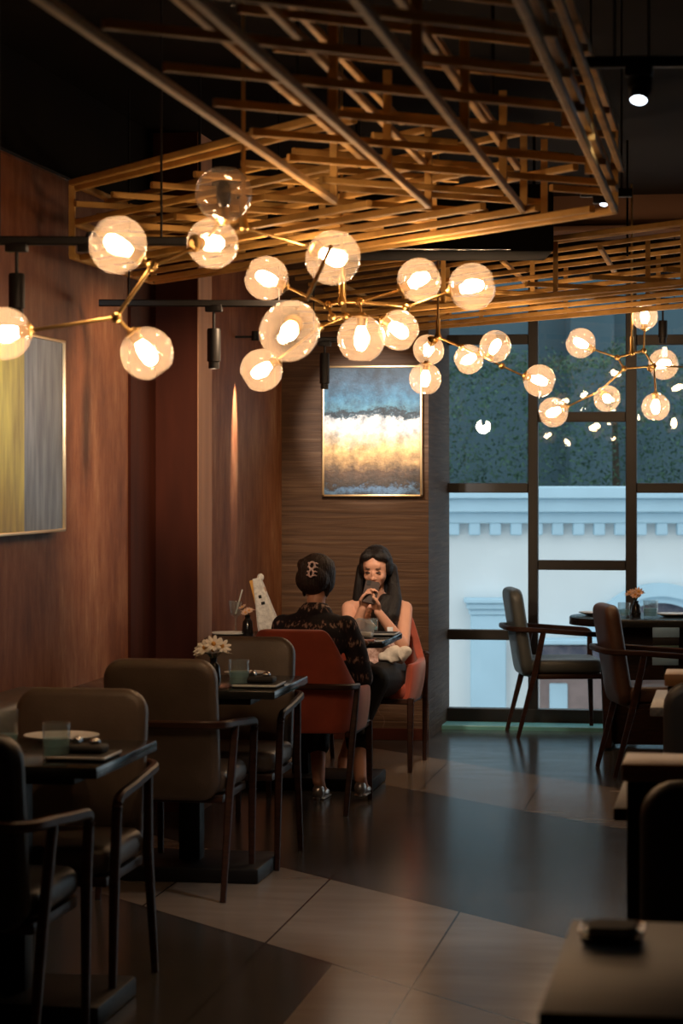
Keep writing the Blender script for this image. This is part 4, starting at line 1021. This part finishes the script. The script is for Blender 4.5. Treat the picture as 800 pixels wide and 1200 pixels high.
# --- woman with her back to us (faces +Y): build facing -Y locally then turn round
p2 = dep(371, 700, 11.36); O2 = Vector((p2.x, p2.y-.03, 0))
w2 = empty('person', O2, PI-math.radians(4), 'woman in dark patterned knit with pinned-up hair, back to us', 'person')
hc2 = Vector((0, -.05, 1.065)); HM2 = Matrix.Translation(hc2) @ Matrix.Rotation(math.radians(-14), 4, 'Z') @ Matrix.Rotation(math.radians(14), 4, 'X')
mb = MB()
mb.ell((0, .04, .50), (.155, .11, .11), 18); mb.ell((0, .05, .66), (.12, .09, .13), 18); mb.ell((0, .03, .82), (.15, .08, .10), 18)
limb(mb, [(0, .02, .88), (0, -.005, .955), (0, -.02, 1.0)], [.055, .044, .046]); head(mb, HM2, .97)
sh = {1: Vector((.165, .02, .865)), -1: Vector((-.165, .02, .865))}; el = {1: Vector((.205, -.09, .64)), -1: Vector((-.215, -.06, .60))}; wr2 = {1: Vector((.12, -.30, .765)), -1: Vector((-.14, -.27, .765))}
for s_ in (1, -1):
    limb(mb, [sh[s_]+Vector((-s_*.018, .005, -.028)), el[s_]], [.034, .030]); limb(mb, [el[s_], wr2[s_]], [.033, .023])
    hand(mb, wr2[s_], (-s_*.3, -.9, .0), (0, 0, -1), s_, .4, .95)
hp = {1: Vector((.09, .02, .48)), -1: Vector((-.09, .02, .48))}; kn = {1: Vector((.09, -.38, .50)), -1: Vector((-.10, -.38, .50))}; an = {1: Vector((.03, -.18, .09)), -1: Vector((-.19, -.12, .12))}
for s_ in (1, -1):
    limb(mb, [hp[s_], kn[s_]], [.085, .056]); limb(mb, [kn[s_], kn[s_].lerp(an[s_], .3), an[s_]], [.052, .05, .030])
    limb(mb, [an[s_], an[s_]+Vector((0, -.05, -.045)), an[s_]+Vector((0, -.12, -.062))], [.030, .026, .018])
remeshed('body', mb, 'skin', w2, .005, 5)
face_parts(HM2, w2, .97)
mb = MB()
mb.ell((0, .045, .50), (.175, .13, .10), 20); mb.ell((0, .055, .64), (.155, .115, .14), 20); mb.ell((0, .04, .79), (.17, .105, .12), 20); mb.ell((0, .03, .865), (.165, .075, .055), 20); mb.ell((0, .015, .915), (.085, .065, .045), 20); mb.tube([(0, .005, .90), (0, -.002, .957)], [.075, .056], 20)
for s_ in (1, -1):
    limb(mb, [sh[s_]+Vector((-s_*.012, 0, -.018)), sh[s_].lerp(el[s_], .5), el[s_]], [.056, .055, .052]); limb(mb, [el[s_], wr2[s_]], [.052, .036])
remeshed('sweater', mb, SWEATER, w2, .007, 6)
mb = MB()
for s_ in (1, -1): limb(mb, [hp[s_], kn[s_]], [.10, .07])
mb.ell((0, .04, .48), (.165, .12, .09), 18); limb(mb, [kn[1], kn[1].lerp(an[1], .6)], [.07, .06]); limb(mb, [kn[-1], kn[-1].lerp(an[-1], .6)], [.07, .06])
remeshed('trousers', mb, 'napkin_black', w2, .008, 5)
mb = MB(); HE = lambda c, r, rot=None: mb.ell(Vector(c)*.97, Vector(r)*.97, 18, M=HM2, rot=rot)
HE((0, .022, .038), (.092, .100, .090)); HE((0, .062, -.008), (.088, .066, .080)); HE((.03, .095, .045), (.035, .03, .045)); HE((-.035, .09, .0), (.04, .035, .05)); HE((.05, .06, .06), (.04, .04, .035)); HE((.066, .005, .0), (.022, .045, .065)); HE((-.066, .005, .0), (.022, .045, .065)); HE((0, .098, .03), (.045, .03, .05))
HE((.062, .01, -.05), (.012, .018, .04)); HE((-.062, .01, -.05), (.012, .018, .04)); HE((0, -.035, .09), (.06, .045, .03))
remeshed('hair', mb, 'hair_brown', w2, .006, 3)
cl = empty('hair_clip', O2, w2.rotation_euler[2], 'shiny claw clip in the pinned-up hair', 'hair clip')
mb = MB(); Mc = HM2 @ Matrix.Translation((-.030, .134, .022)) @ Matrix.Rotation(PI/2, 4, 'X')
for cy in (.019, -.019):
    pts = [Mc @ Vector(((.015 if cy > 0 else .012)*math.cos(a*PI/6), cy+.017*math.sin(a*PI/6), 0)) for a in range(13)]; mb.tube(pts, .0048, 8, cap=False)
for q in (-.030, -.012, .010, .028):
    for sx in (-1, 1): mb.tube([Mc @ Vector((sx*.010, q, 0)), Mc @ Vector((sx*.021, q+.003, .002)), Mc @ Vector((sx*.027, q+.001, .010))], [.0045, .004, .002], 8)
mb.ell(Mc @ Vector((0, 0, 0)), (.010, .005, .008), 10)
mb.build('claw_loops', 'clip', cl)
MB().ell((-.030, .134, .022), (.008, .005, .006), 10, M=HM2).build('hinge', 'steel', cl)
# shoes as children of the women
for w, anq, m in ((w2, an, 'silver_shoe'),):
    for s_ in (1, -1):
        A = anq[s_]; mb = MB()
        z0 = A.z-.088
        mb.ell(A+Vector((0, -.085, -.066)), (.034, .062, .022), 14); mb.ell(A+Vector((0, -.0, -.05)), (.03, .035, .036), 14); mb.tube([A+Vector((0, .012, -.05)), A+Vector((0, .014, -.088))], [.014, .010], 10)
        mb.box(A+Vector((0, -.07, -.084)), (.06, .15, .008), .003)
        mb.build('shoe', m, w)
A1 = {1: Vector((-.13, -.40, .09)), -1: Vector((-.24, -.56, .19))}
for s_ in (1, -1):
    A = A1[s_]; mb = MB()
    mb.ell(A+Vector((0, -.09, -.064)), (.036, .07, .026), 14); mb.ell(A+Vector((0, .0, -.045)), (.032, .036, .038), 14)
    mb.tube([A+Vector((0, .015, -.045)), A+Vector((0, .02, -.088))], [.012, .005], 8)
    mb.build('shoe', 'black_shoe', w1)

# ------------------------------------------------------------------ light
w = bpy.data.worlds.new('sky'); scene.world = w; w.use_nodes = True
bgn = w.node_tree.nodes['Background']; bgn.inputs[0].default_value = (.84, .93, 1.0, 1); bgn.inputs[1].default_value = 1.3
warm = (1, .70, .42)
spot_light(dep(405, 374, 12.4), on_y(437, 495, YB), 165, 30, (1, .93, .85), .5)
spot_light(dep(250, 435, 9.83), on_x(300, 600, XW), 80, 60, warm, .9)
spot_light(dep(20, 376, 7.6), on_x(40, 480, XW), 80, 42, (.92, .96, 1), .9)
spot_light((XW+1.0, 9.6, 2.36), (XW, 9.9, 1.7), 75, 75, (1, .66, .38), 1)  # unseen wall-wash spot added to brighten the left wall; no fixture here
spot_light(dep(105, 293, 7.6), (XW, 8.9, 1.6), 10, 60, warm, .8)
pz = on_x(299, 402, XW+.11); spot_light((pz.x-.01, pz.y, pz.z-.02), (XW, pz.y-.02, 1.86), 200, 24, (1, .84, .66), 1, .01)
spot_light(dep(747, 108, 6.06), dep(600, 1000, 8.5), 28, 55, (1, .92, .82), .9)
spot_light(dep(706, 243, 7.9), dep(470, 1090, 8.6), 60, 45, (.92, .95, 1), .9)
spot_light(dep(380, 459, 12.6), (-2.1, YB, 1.1), 70, 60, (1, .78, .55), .9)
spot_light((-1.5, 10.9, 2.36), (-1.86, 12.4, .95), 125, 34, (1, .78, .58), .9)  # unseen spot added to brighten the two women
# ------------------------------------------------------------------ camera
cam = bpy.data.cameras.new('camera'); co = bpy.data.objects.new('camera', cam); COL.objects.link(co)
cam.sensor_fit = 'VERTICAL'; cam.sensor_height = 36; cam.sensor_width = 24; cam.lens = F/1200*36
cam.shift_y = -(600-HY)/1200
co.location = (0, 0, HC); co.rotation_euler = (PI/2, 0, TH)
cam.dof.use_dof = True; cam.dof.focus_distance = 11.5; cam.dof.aperture_fstop = 5
cam.clip_end = 200
scene.camera = co
vs = scene.view_settings; vs.view_transform = 'Standard'; vs.look = 'None'; vs.exposure = 0.15; vs.gamma = 1; vs.use_curve_mapping = False
cy = scene.cycles
cy.use_denoising = True; cy.max_bounces = 8; cy.transparent_max_bounces = 24; cy.caustics_reflective = False; cy.caustics_refractive = False
cy.sample_clamp_indirect = 4
